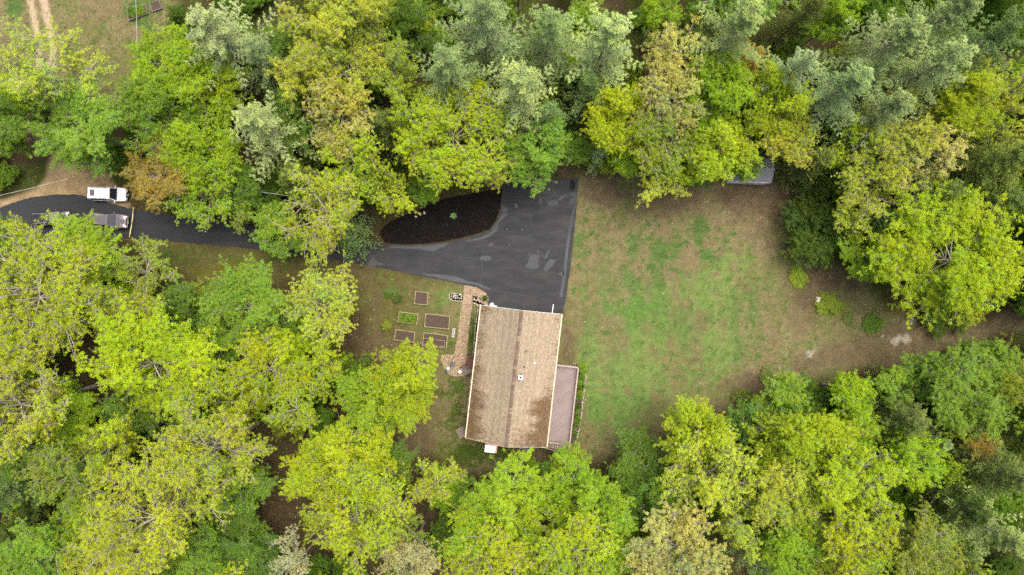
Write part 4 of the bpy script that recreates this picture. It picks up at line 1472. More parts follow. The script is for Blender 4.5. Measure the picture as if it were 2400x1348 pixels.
def car(px, py, zref, ang_, L_, W_, H_, mat, label, boxy=True, hood=1.15, belt=0.95, sunroof=None, roofmat=None):
    p = at(px, py, zref)
    root = empty('parked_car', (p.x, p.y, 0.0), ang_)
    tag(root, label, 'car', 'cars on the driveway')
    h = L_ / 2; w = W_ / 2
    b = loft([(-h, w * .86, .42, belt - .12, .06), (-h + .08, w * .96, .30, belt - .02, .08), (-h + .5, w, .26, belt, .09), (0, w, .26, belt, .09),
              (h - hood - .1, w, .26, belt, .09), (h - hood * .55, w * .985, .26, belt - .03, .10), (h - .35, w * .95, .28, belt - .09, .11), (h - .12, w * .86, .32, belt - .16, .10), (h, w * .72, .42, belt - .26, .06)])
    body = b.build('body', mat, root, smooth=False)
    # cabin: lower ring at the belt, upper ring at the roof
    xb0, xb1 = -h + (.06 if boxy else .5), h - hood
    xt0, xt1 = -h + (.16 if boxy else 1.05), h - hood - (.62 if boxy else .85)
    wb, wt = w * .95, w * (.80 if boxy else .72)
    zb_, zt = belt - .01, H_ - .05
    lo = [(xb0, -wb, zb_), (xb1, -wb, zb_), (xb1, wb, zb_), (xb0, wb, zb_)]
    hi = [(xt0, -wt, zt), (xt1, -wt, zt), (xt1, wt, zt), (xt0, wt, zt)]
    MB().add(lo + hi, [(3, 2, 1, 0), (4, 5, 6, 7), (0, 1, 5, 4), (1, 2, 6, 5), (2, 3, 7, 6), (3, 0, 4, 7)]).build('cabin', mat, root)
    rf_ = MB().box(((xt0 + xt1) / 2, 0, zt + .02), (xt1 - xt0 + .04, 2 * wt + .03, .07)).build('roof', roofmat or mat, root, 0.03)

    def lerp2(a, b_, c, d, u, v):
        a, b_, c, d = map(Vector, (a, b_, c, d))
        return (a * (1 - u) + b_ * u) * (1 - v) + (d * (1 - u) + c * u) * v

    def pane(a, b_, c, d, u0, u1, v0, v1, name):
        q = [lerp2(a, b_, c, d, u, v) for u, v in ((u0, v0), (u1, v0), (u1, v1), (u0, v1))]
        return quad_on(q, 0.012).build(name, M['glass'], root)
    ws = pane(lo[1], lo[2], hi[2], hi[1], .05, .95, .06, .94, 'windshield')
    pane(lo[3], lo[0], hi[0], hi[3], .08, .92, .2, .9, 'rear_window')
    for a, b_, c, d in ((lo[0], lo[1], hi[1], hi[0]), (lo[2], lo[3], hi[3], hi[2])):
        for u0, u1 in ((.05, .34), (.37, .63), (.66, .9)):
            pane(a, b_, c, d, u0, u1, .15, .86, 'side_window')
    for s in (-1, 1):
        MB().bar((h - hood + .02, s * .1, belt + .03), (h - hood - .12, s * .5 - .1, belt + .12), 0.02, 0.02).build('wiper', M['black_plastic'], root)
        MB().box((xb1 - .25, s * (w + .09), belt + .1), (.12, .2, .14)).build('mirror', mat, root, .02)
        MB().box((h - .09, s * w * .66, belt - .25), (.16, .32, .14), -s * 0.35).build('headlight', M['lamp_glass'], root, .02)
        MB().box((-h + .01, s * w * .74, belt - .2), (.08, .16, .26)).build('tail_light', M['red_lamp'], root, .015)
        for x in (h - .86, -h + .86):
            wh = empty('wheel', (x, s * (w - .1), .34)); wh.parent = root
            wh.rotation_euler = (math.pi / 2, 0, 0)
            MB().lathe((0, 0, -.11), [(.2, 0), (.31, 0), (.345, .04), (.345, .18), (.31, .22), (.2, .22)], 20).build('tyre', M['rubber'], wh)
            MB().lathe((0, 0, -.10), [(.19, 0.0), (.2, .03), (.2, .17), (.19, .2)], 12).build('rim', M['steel'], wh)
        MB().bar((-h + .5, s * wt * .93, zt + .085), (xt1 - .3, s * wt * .93, zt + .085), .04, .03).build('roof_rail', M['black_plastic'] if boxy else M['chrome'], root)
    MB().box((h - .01, 0, .48), (.14, W_ * .86, .2)).build('front_bumper', M['black_plastic'] if boxy else mat, root, .04)
    MB().box((-h + .01, 0, .48), (.14, W_ * .9, .2)).build('rear_bumper', M['black_plastic'] if boxy else mat, root, .04)
    MB().box((h + .0, 0, belt - .27), (.06, W_ * .4, .14)).build('grille', M['black_plastic'], root, .01)
    MB().box((h + .07, 0, .47), (.02, .31, .16)).build('number_plate', M['white_paint'], root)
    MB().box((h - hood * .5, 0, belt - .015), (hood * .75, W_ * .30, .03)).build('hood_bulge', mat, root, .012)
    if sunroof:
        MB().box((sunroof[0], 0, zt + .058), (sunroof[1], wt * 1.1, .012)).build('sunroof', M['lead_grey'], root)
    return root


car(254, 455, 0.9, math.radians(-2), 4.55, 1.78, 1.80, M['paint_white'], 'white boxy off-roader parked half on the gravel', True, 1.05, 1.02, (-1.55, .58))
car(252, 516, 0.9, math.radians(-5), 4.75, 1.86, 1.65, M['paint_mauve'], 'dark mauve-grey car half under green leaves facing the tape', False, 1.25, 0.98)
car(118, 512, 0.9, math.radians(3), 4.6, 1.8, 1.5, M['paint_black'], 'black car mostly hidden under leaves behind the mauve-grey car', False, 1.2, 0.92)

# tape across the drive, on two stakes
tp = empty('barrier_tape', (0, 0, 0))
tag(tp, 'yellow tape stretched across the driveway in front of the parked car', 'tape')
a, b = at(312.5, 486, 0.8), at(303, 556, 0.8)
for p in (a, b):
    MB().box((p.x, p.y, 0.42), (0.05, 0.05, 0.92)).build('stake', M['bed_wood'], tp)
pts = [a.lerp(b, k / 16) - Vector((0, 0, 0.14 * math.sin(math.pi * k / 16))) for k in range(17)]
vs, fs = [], []
for k, p in enumerate(pts):
    tw = 0.5 * math.sin(k * 0.9)
    o_ = Vector((math.cos(tw), 0, math.sin(tw))) * 0.05
    vs += [p - o_, p + o_]
    if k: fs.append((2 * k - 2, 2 * k - 1, 2 * k + 1, 2 * k))
MB().add(vs, fs).build('ribbon', M['tape'], tp)


def cable(pts, sag, label, r_=0.022):
    a, b = pts
    pl = [a.lerp(b, k / 24) - Vector((0, 0, sag * math.sin(math.pi * k / 24))) for k in range(25)]
    o = MB().tube(pl, r_, 6).build('overhead_cable', M['cable'])
    tag(o, label, 'cable', 'overhead cables')


cable((at(311, -120, 8.5), at(319, 240, 7.2)), 0.5, 'overhead cable running down past the raised beds at the top left')
cable((at(-140, 488, 7.5), at(160, 419, 6.8)), 0.4, 'overhead cable crossing the gravel at the left edge')
cable((at(440, 425, 6.8), at(700, 462, 6.5)), 0.4, 'overhead cable in the trees above the long driveway')

# ------------------------------------------------------------------ trees: generators
class TubeSet:
    def __init__(self):
        self.v = []; self.f = []; self.n = 0

    def add(self, P, R, k):
        P = np.asarray(P, float); R = np.asarray(R, float)
        T = np.gradient(P, axis=0)
        T /= np.linalg.norm(T, axis=1)[:, None] + 1e-9
        ref = np.array([0, 0, 1.0]) if abs(T[0, 2]) < 0.9 else np.array([1.0, 0, 0])
        A = np.cross(T, ref); A /= np.linalg.norm(A, axis=1)[:, None] + 1e-9
        B = np.cross(A, T)
        th = np.arange(k) * 2 * np.pi / k
        V = P[:, None] + R[:, None, None] * (A[:, None] * np.cos(th)[None, :, None] + B[:, None] * np.sin(th)[None, :, None])
        m = len(P)
        i = np.arange(m - 1)[:, None]; j = np.arange(k)[None]
        F = np.stack([i * k + j, i * k + (j + 1) % k, (i + 1) * k + (j + 1) % k, (i + 1) * k + j], -1).reshape(-1, 4) + self.n
        self.v.append(V.reshape(-1, 3)); self.f.append(F); self.n += m * k

    def mesh(self, name):
        return np_mesh(name, np.concatenate(self.v), np.concatenate(self.f), smooth=True)


def bez(a, b, c, n):
    t = np.linspace(0, 1, n)[:, None]
    return a * (1 - t) ** 2 + 2 * b * t * (1 - t) + c * t ** 2


def unit(v):
    return v / (np.linalg.norm(v) + 1e-9)


def leaves_mesh(name, cen, tint, n_per, spread, size, rng, up=0.8, aspect=0.62, flat=0.75, ctr=None):
    """clumps of leaf-shaped quads round the clump centres"""
    m = len(cen)
    N = m * n_per
    c = np.repeat(cen, n_per, 0)
    sp = np.repeat(rng.uniform(0.7, 1.25, m), n_per)[:, None] * spread
    off = rng.normal(0, 1, (N, 3))
    off /= np.linalg.norm(off, axis=1)[:, None]
    off *= (rng.random((N, 1)) ** 0.5) * sp
    off[:, 2] *= flat
    p = c + off
    nrm = off / (sp + 1e-9) * 0.5 + rng.normal(0, 0.4, (N, 3)) + np.array([0, 0, up])
    nrm /= np.linalg.norm(nrm, axis=1)[:, None]
    a = rng.normal(0, 1, (N, 3))
    u = np.cross(nrm, a); u /= np.linalg.norm(u, axis=1)[:, None] + 1e-9
    v = np.cross(nrm, u)
    s = rng.uniform(size[0], size[1], N)[:, None]
    fold = nrm * s * rng.uniform(-0.25, 0.1, (N, 1))
    V = np.stack([p - u * s * .8 - v * s * aspect * .8, p + u * s * 1.2, p - u * s * .5 + v * s * aspect + fold], 1).reshape(-1, 3)
    t = np.repeat(tint, n_per, 0) * rng.uniform(0.9, 1.1, (N, 1))
    out = p - ctr
    out /= np.linalg.norm(out, axis=1)[:, None] + 1e-9
    sn = nrm * 0.55 + out * 0.35 + off / (sp + 1e-9) * 0.3 + np.array([0, 0, 0.35])      # a leaf spray catches light as one soft mass
    sn /= np.linalg.norm(sn, axis=1)[:, None]
    return np_mesh(name, V, np.arange(3 * N).reshape(N, 3), 'tint', np.repeat(t, 3, 0), normals=np.repeat(sn, 3, 0))


def broadleaf(seed, H, R, n1, n2, n3, n_per, spread, size, hcr=0.30, zc=0.68, twig_vis=1.0, end_bias=0.5, up=0.7):
    rng = np.random.default_rng(seed)
    ts = TubeSet()
    cr = hcr * H
    ctr = np.array([rng.normal(0, .3), rng.normal(0, .3), zc * H])
    r0 = 0.011 * H + 0.012 * R
    top = ctr + np.array([0, 0, cr * 0.55])
    tp_ = bez(np.array([0, 0, -0.4]), np.array([rng.normal(0, .04) * H, rng.normal(0, .04) * H, 0.45 * H]), top, 12)
    tr = np.linspace(r0, 0.05, 12); tr[0] *= 1.5
    ts.add(tp_, tr, 8)
    cen = []; tint = []
    lobes = rng.uniform(0.68, 1.18, n1)
    for i in range(n1):
        t = rng.uniform(0.42, 0.9)
        k = int(t * 11)
        s = tp_[k]
        phi = i * 2.39996 + rng.normal(0, .25)
        el = np.arcsin(np.clip(-0.15 + 1.13 * ((i * 0.618) % 1.0), -1, 0.99))
        d = np.array([math.cos(phi) * math.cos(el), math.sin(phi) * math.cos(el), math.sin(el)])
        e = ctr + d * np.array([R, R, cr]) * lobes[i] * 0.86
        mid = (s + e) / 2 + np.array([rng.normal(0, .08) * R, rng.normal(0, .08) * R, 0.10 * np.linalg.norm(e - s)])
        LP = bez(s, mid, e, 9)
        rl = tr[k] * 0.62
        ts.add(LP, np.linspace(rl, 0.025, 9), 5)
        ltint = rng.uniform(0.84, 1.10); lhue = rng.normal(0, 0.06)
        for j in range(n2):
            tj = 0.28 + 0.72 * (j + rng.random() * .8) / n2
            q = LP[min(8, int(tj * 8))]
            tang = unit(LP[-1] - LP[max(0, int(tj * 8) - 2)] + 1e-3)
            side = unit(rng.normal(0, 1, 3) * np.array([1, 1, 0.55]) + np.array([0, 0, 0.22]))
            dd = unit(tang * 0.55 + side * 0.9 + unit(q - ctr) * 0.45)
            l2 = R * rng.uniform(0.16, 0.44)
            e2 = q + dd * l2
            m2 = (q + e2) / 2 + rng.normal(0, .12, 3) * l2
            SP = bez(q, m2, e2, 5)
            ts.add(SP, np.linspace(max(0.018, rl * 0.32), 0.012, 5) * twig_vis, 4)
            for m_ in range(n3):
                tm = 0.35 + 0.65 * (m_ + rng.random()) / n3
                w = SP[min(4, int(tm * 4.5))]
                d3 = unit(dd * 0.7 + rng.normal(0, 0.8, 3) + np.array([0, 0, .2]))
                l3 = rng.uniform(0.45, 1.0) * (0.55 + 0.06 * R)
                e3 = w + d3 * l3
                if twig_vis > 0:
                    ts.add(np.stack([w, e3]), np.array([.014, .007]) * twig_vis, 3)
                tt = ltint * rng.uniform(0.88, 1.1)
                hue = lhue + rng.normal(0, 0.035)
                for fr in ((1.0, 0.62) if rng.random() > end_bias else (1.0,)):
                    cen.append(w + (e3 - w) * fr + rng.normal(0, .06, 3))
                    tint.append((tt * (1 + hue), tt, tt * (1 - hue * 2)))
    cen = np.array(cen); tint = np.array(tint)
    return ts.mesh('trunk'), leaves_mesh('crown', cen, tint, n_per, spread, size, rng, up, ctr=ctr)


def conifer(seed, H, R, whorls, per, lets, tufts, n_need, nlen, nwid, base=0.3, droop=-0.1, prof=0.75, bare=0.3, plume=0.35):
    rng = np.random.default_rng(seed)
    ts = TubeSet()
    k_ = 14
    lean = rng.normal(0, 0.012, 2) * H
    z = np.linspace(-0.4, H, k_)
    tp_ = np.stack([lean[0] * (z / H) ** 2, lean[1] * (z / H) ** 2, z], -1)
    r0 = 0.013 * H
    ts.add(tp_, np.linspace(r0, 0.02, k_), 7)
    C_ = []; D_ = []; T_ = []
    for wi in range(whorls):
        f = (wi + rng.uniform(-.25, .25)) / whorls
        f = np.clip(f, 0, 1)
        hz = H * (base + (0.985 - base) * f)
        rad = R * (np.clip(1.04 - f, 0.04, 1) ** prof) * rng.uniform(0.8, 1.1)
        nb = max(3, int(per * (0.6 + 0.4 * (1 - f)) + rng.random()))
        ph0 = rng.uniform(0, 6.28)
        for b in range(nb):
            if rng.random() < 0.08: continue
            ph = ph0 + 6.283 * b / nb + rng.normal(0, .18)
            L_ = rad * rng.uniform(0.6, 1.2)
            rise = droop * L_ + f * 0.5 * L_
            s = np.array([np.interp(hz, z, tp_[:, 0]), np.interp(hz, z, tp_[:, 1]), hz])
            hd = np.array([math.cos(ph), math.sin(ph), 0])
            e = s + hd * L_ + np.array([0, 0, rise + 0.10 * L_])
            mid = s + hd * L_ * 0.55 + np.array([0, 0, rise * 0.9 - 0.05 * L_])
            BP = bez(s, mid, e, 7)
            ts.add(BP, np.linspace(0.012 + 0.009 * L_, 0.008, 7), 4)
            bt = rng.uniform(0.82, 1.14)
            sidev = np.array([-hd[1], hd[0], 0])
            nl = max(3, int(lets * (0.45 + 0.55 * L_ / R)))
            for q in range(nl):
                t = bare * (1 - f * .6) + (1 - bare * (1 - f * .6)) * (q + rng.random()) / nl
                w = BP[min(6, int(t * 6.5))]
                sgn = 1 if q % 2 else -1
                ll = plume * L_ * (1.12 - t) * rng.uniform(.7, 1.2) + 0.22
                dd = unit(hd * 0.75 + sidev * sgn * rng.uniform(.5, 1.1) + np.array([0, 0, rng.normal(0.05, .16)]))
                for u_ in range(tufts):
                    fr = (u_ + rng.random() * .8 + .3) / tufts
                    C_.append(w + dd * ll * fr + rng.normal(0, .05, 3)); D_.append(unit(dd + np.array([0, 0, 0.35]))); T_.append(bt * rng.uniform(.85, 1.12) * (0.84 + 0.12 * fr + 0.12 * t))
            for u_ in range(3):
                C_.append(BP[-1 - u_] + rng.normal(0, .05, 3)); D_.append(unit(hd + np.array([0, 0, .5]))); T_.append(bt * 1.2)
    C_ = np.array(C_); D_ = np.array(D_); T_ = np.array(T_)
    N = len(C_) * n_need
    c = np.repeat(C_, n_need, 0); d = np.repeat(D_, n_need, 0) + rng.normal(0, 0.55, (N, 3))
    d /= np.linalg.norm(d, axis=1)[:, None]
    sv = np.cross(d, rng.normal(0, 1, (N, 3)) + np.array([0, 0, 1.2])); sv /= np.linalg.norm(sv, axis=1)[:, None] + 1e-9
    l = rng.uniform(.65, 1.2, N)[:, None] * nlen; w = rng.uniform(.7, 1.2, N)[:, None] * nwid
    fn = np.cross(sv, d); sg = np.where(fn[:, 2:3] < 0, -1.0, 1.0); fn *= sg; sv = sv * sg
    ax = c * np.array([1, 1, 0]); ax /= np.linalg.norm(ax, axis=1)[:, None] + 1e-9
    sn = fn * 0.6 + ax * 0.3 + np.array([0, 0, 0.5])
    sn /= np.linalg.norm(sn, axis=1)[:, None]
    V = np.stack([c - sv * w, c + sv * w, c + d * l], 1).reshape(-1, 3)
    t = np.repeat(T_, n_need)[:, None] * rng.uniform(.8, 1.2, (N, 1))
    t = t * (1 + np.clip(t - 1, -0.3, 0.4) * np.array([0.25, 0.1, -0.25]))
    return ts.mesh('trunk'), np_mesh('crown', V, np.arange(3 * N).reshape(N, 3), 'tint', np.repeat(t, 3, 0), normals=np.repeat(sn, 3, 0))


V_ = {}


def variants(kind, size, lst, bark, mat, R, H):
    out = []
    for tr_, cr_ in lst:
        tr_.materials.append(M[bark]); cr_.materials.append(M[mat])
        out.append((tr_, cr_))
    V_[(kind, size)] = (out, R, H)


# oak: open crown of separate leaf clumps, grey twigs showing; maple: closed crown; birch: fine airy
OK_ = dict(twig_vis=1.3, end_bias=.45)
variants('oak', 'S', [broadleaf(101 + i, 12, 3.0, 11, 8, 6, 22, .20, (.040, .072), .28, **OK_) for i in range(2)], 'bark_grey', 'leaf', 3.0, 12)
variants('oak', 'M', [broadleaf(111 + i, 18, 5.2, 18, 12, 8, 24, .21, (.042, .076), .28, **OK_) for i in range(2)], 'bark_grey', 'leaf', 5.2, 18)
variants('oak', 'L', [broadleaf(121 + i, 20, 7.8, 26, 15, 10, 22, .22, (.045, .080), .26, **OK_) for i in range(2)], 'bark_grey', 'leaf', 7.8, 20)
MP_ = dict(twig_vis=.8, end_bias=.25)
variants('maple', 'S', [broadleaf(201 + i, 10, 3.0, 14, 10, 7, 24, .21, (.038, .070), .34, **MP_) for i in range(2)], 'bark_grey', 'leaf', 3.0, 10)
variants('maple', 'M', [broadleaf(211 + i, 16, 5.2, 24, 14, 9, 24, .22, (.040, .074), .32, **MP_) for i in range(3)], 'bark_grey', 'leaf', 5.2, 16)
variants('maple', 'L', [broadleaf(221 + i, 17, 8.2, 34, 17, 12, 22, .24, (.046, .084), .28, **MP_) for i in range(1)], 'bark_grey', 'leaf', 8.2, 17)
SP_ = dict(twig_vis=1.6, end_bias=.45)
variants('sparse', 'S', [broadleaf(301, 12, 3.0, 10, 8, 6, 16, .19, (.038, .068), .30, **SP_)], 'bark_grey', 'leaf', 3.0, 12)
variants('sparse', 'M', [broadleaf(311 + i, 20, 5.6, 18, 12, 8, 17, .20, (.041, .074), .26, .74, **SP_) for i in range(2)], 'bark_grey', 'leaf', 5.6, 20)
variants('sparse', 'L', [broadleaf(321, 22, 8.0, 26, 15, 10, 17, .21, (.045, .080), .25, .76, **SP_)], 'bark_grey', 'leaf', 8.0, 22)
PN_ = dict(plume=.20, bare=.16, prof=1.0, droop=-.02)
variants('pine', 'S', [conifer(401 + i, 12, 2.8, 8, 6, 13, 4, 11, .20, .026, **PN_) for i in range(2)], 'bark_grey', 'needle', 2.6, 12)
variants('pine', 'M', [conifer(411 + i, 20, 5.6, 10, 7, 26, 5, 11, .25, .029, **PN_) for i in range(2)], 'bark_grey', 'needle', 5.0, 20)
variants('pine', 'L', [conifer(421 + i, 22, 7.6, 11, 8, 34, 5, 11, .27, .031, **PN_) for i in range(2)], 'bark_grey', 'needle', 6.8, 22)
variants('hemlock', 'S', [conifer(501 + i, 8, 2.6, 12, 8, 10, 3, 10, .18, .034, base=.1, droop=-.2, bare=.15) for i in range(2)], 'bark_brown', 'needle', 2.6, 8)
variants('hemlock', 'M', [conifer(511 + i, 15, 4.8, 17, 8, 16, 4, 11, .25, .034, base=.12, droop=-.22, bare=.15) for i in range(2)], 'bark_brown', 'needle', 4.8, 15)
variants('bush', 'S', [broadleaf(601 + i, 4, 2.0, 12, 7, 5, 20, .20, (.042, .076), .40, .52, twig_vis=.8, end_bias=.4) for i in range(3)], 'bark_brown', 'leaf', 2.0, 4)
variants('juniper', 'S', [broadleaf(701, 5.0, 4.6, 26, 12, 7, 18, .24, (.045, .080), .42, .50, twig_vis=.5, end_bias=.2, up=1.0)], 'bark_brown', 'leaf', 4.6, 5.0)

NAMES = {'oak': 'oak_tree', 'maple': 'maple_tree', 'sparse': 'broadleaf_tree', 'pine': 'pine_tree', 'hemlock': 'hemlock_tree', 'bush': 'bush', 'juniper': 'evergreen_shrub'}
KLEAF = 0.82


def leafcol(c):
    return tuple(v * KLEAF for v in lin(c)) + (1.0,)


COL = {'yg': (178, 200, 44), 'yb': (190, 208, 70), 'gold': (190, 200, 70), 'tan': (198, 198, 104), 'fg': (138, 176, 60),
       'gg': (114, 150, 54), 'dg': (90, 122, 44), 'ol': (152, 174, 58), 'or': (176, 158, 70), 'cr': (206, 206, 134), 'pale': (188, 203, 54),
       'lime': (158, 192, 48), 'pB': (162, 186, 116), 'pD': (126, 154, 84), 'pO': (128, 146, 72), 'hD': (92, 114, 50), 'pS': (182, 202, 136), 'jd': (92, 118, 48)}
tree_rng = random.Random(99)
tree_xy = []


def tree(kind, x, y, r_px, H, col, label, group='trees of the wood', cat=None, zf=None):
    zf = zf or {'pine': .80, 'hemlock': .62, 'bush': .55, 'juniper': .55}.get(kind, .70)
    z = zf * H
    p = at(x, y, z)
    r = r_px * mpp(z) * (1.0 if kind in ('bush', 'juniper') else 1.08)
    sizes = [s for s in 'SML' if (kind, s) in V_]
    sz = min(sizes, key=lambda s: abs(math.log(r / V_[(kind, s)][1])))
    lst, R0, H0 = V_[(kind, sz)]
    tr_, cr_ = tree_rng.choice(lst)
    gz = ground_z(p.x, p.y)
    root = empty(NAMES[kind], (p.x, p.y, gz), tree_rng.uniform(0, 6.28))
    k = r / R0
    root.scale = (k * tree_rng.uniform(.93, 1.07) * tree_rng.choice((-1, 1)), k * tree_rng.uniform(.95, 1.05), H / H0)
    tag(root, label, cat or ('shrub' if kind in ('bush', 'juniper') else 'tree'), group)
    t_ = link('trunk', tr_, None, root)
    c_ = link('crown', cr_, None, root)
    j = tree_rng.uniform(.93, 1.07)
    base = COL[col] if isinstance(col, str) else col
    cc = leafcol(base)
    c_.color = (cc[0] * j * tree_rng.uniform(.95, 1.05), cc[1] * j, cc[2] * j * tree_rng.uniform(.85, 1.15), 1)
    tree_xy.append((p.x, p.y, r))
    return root


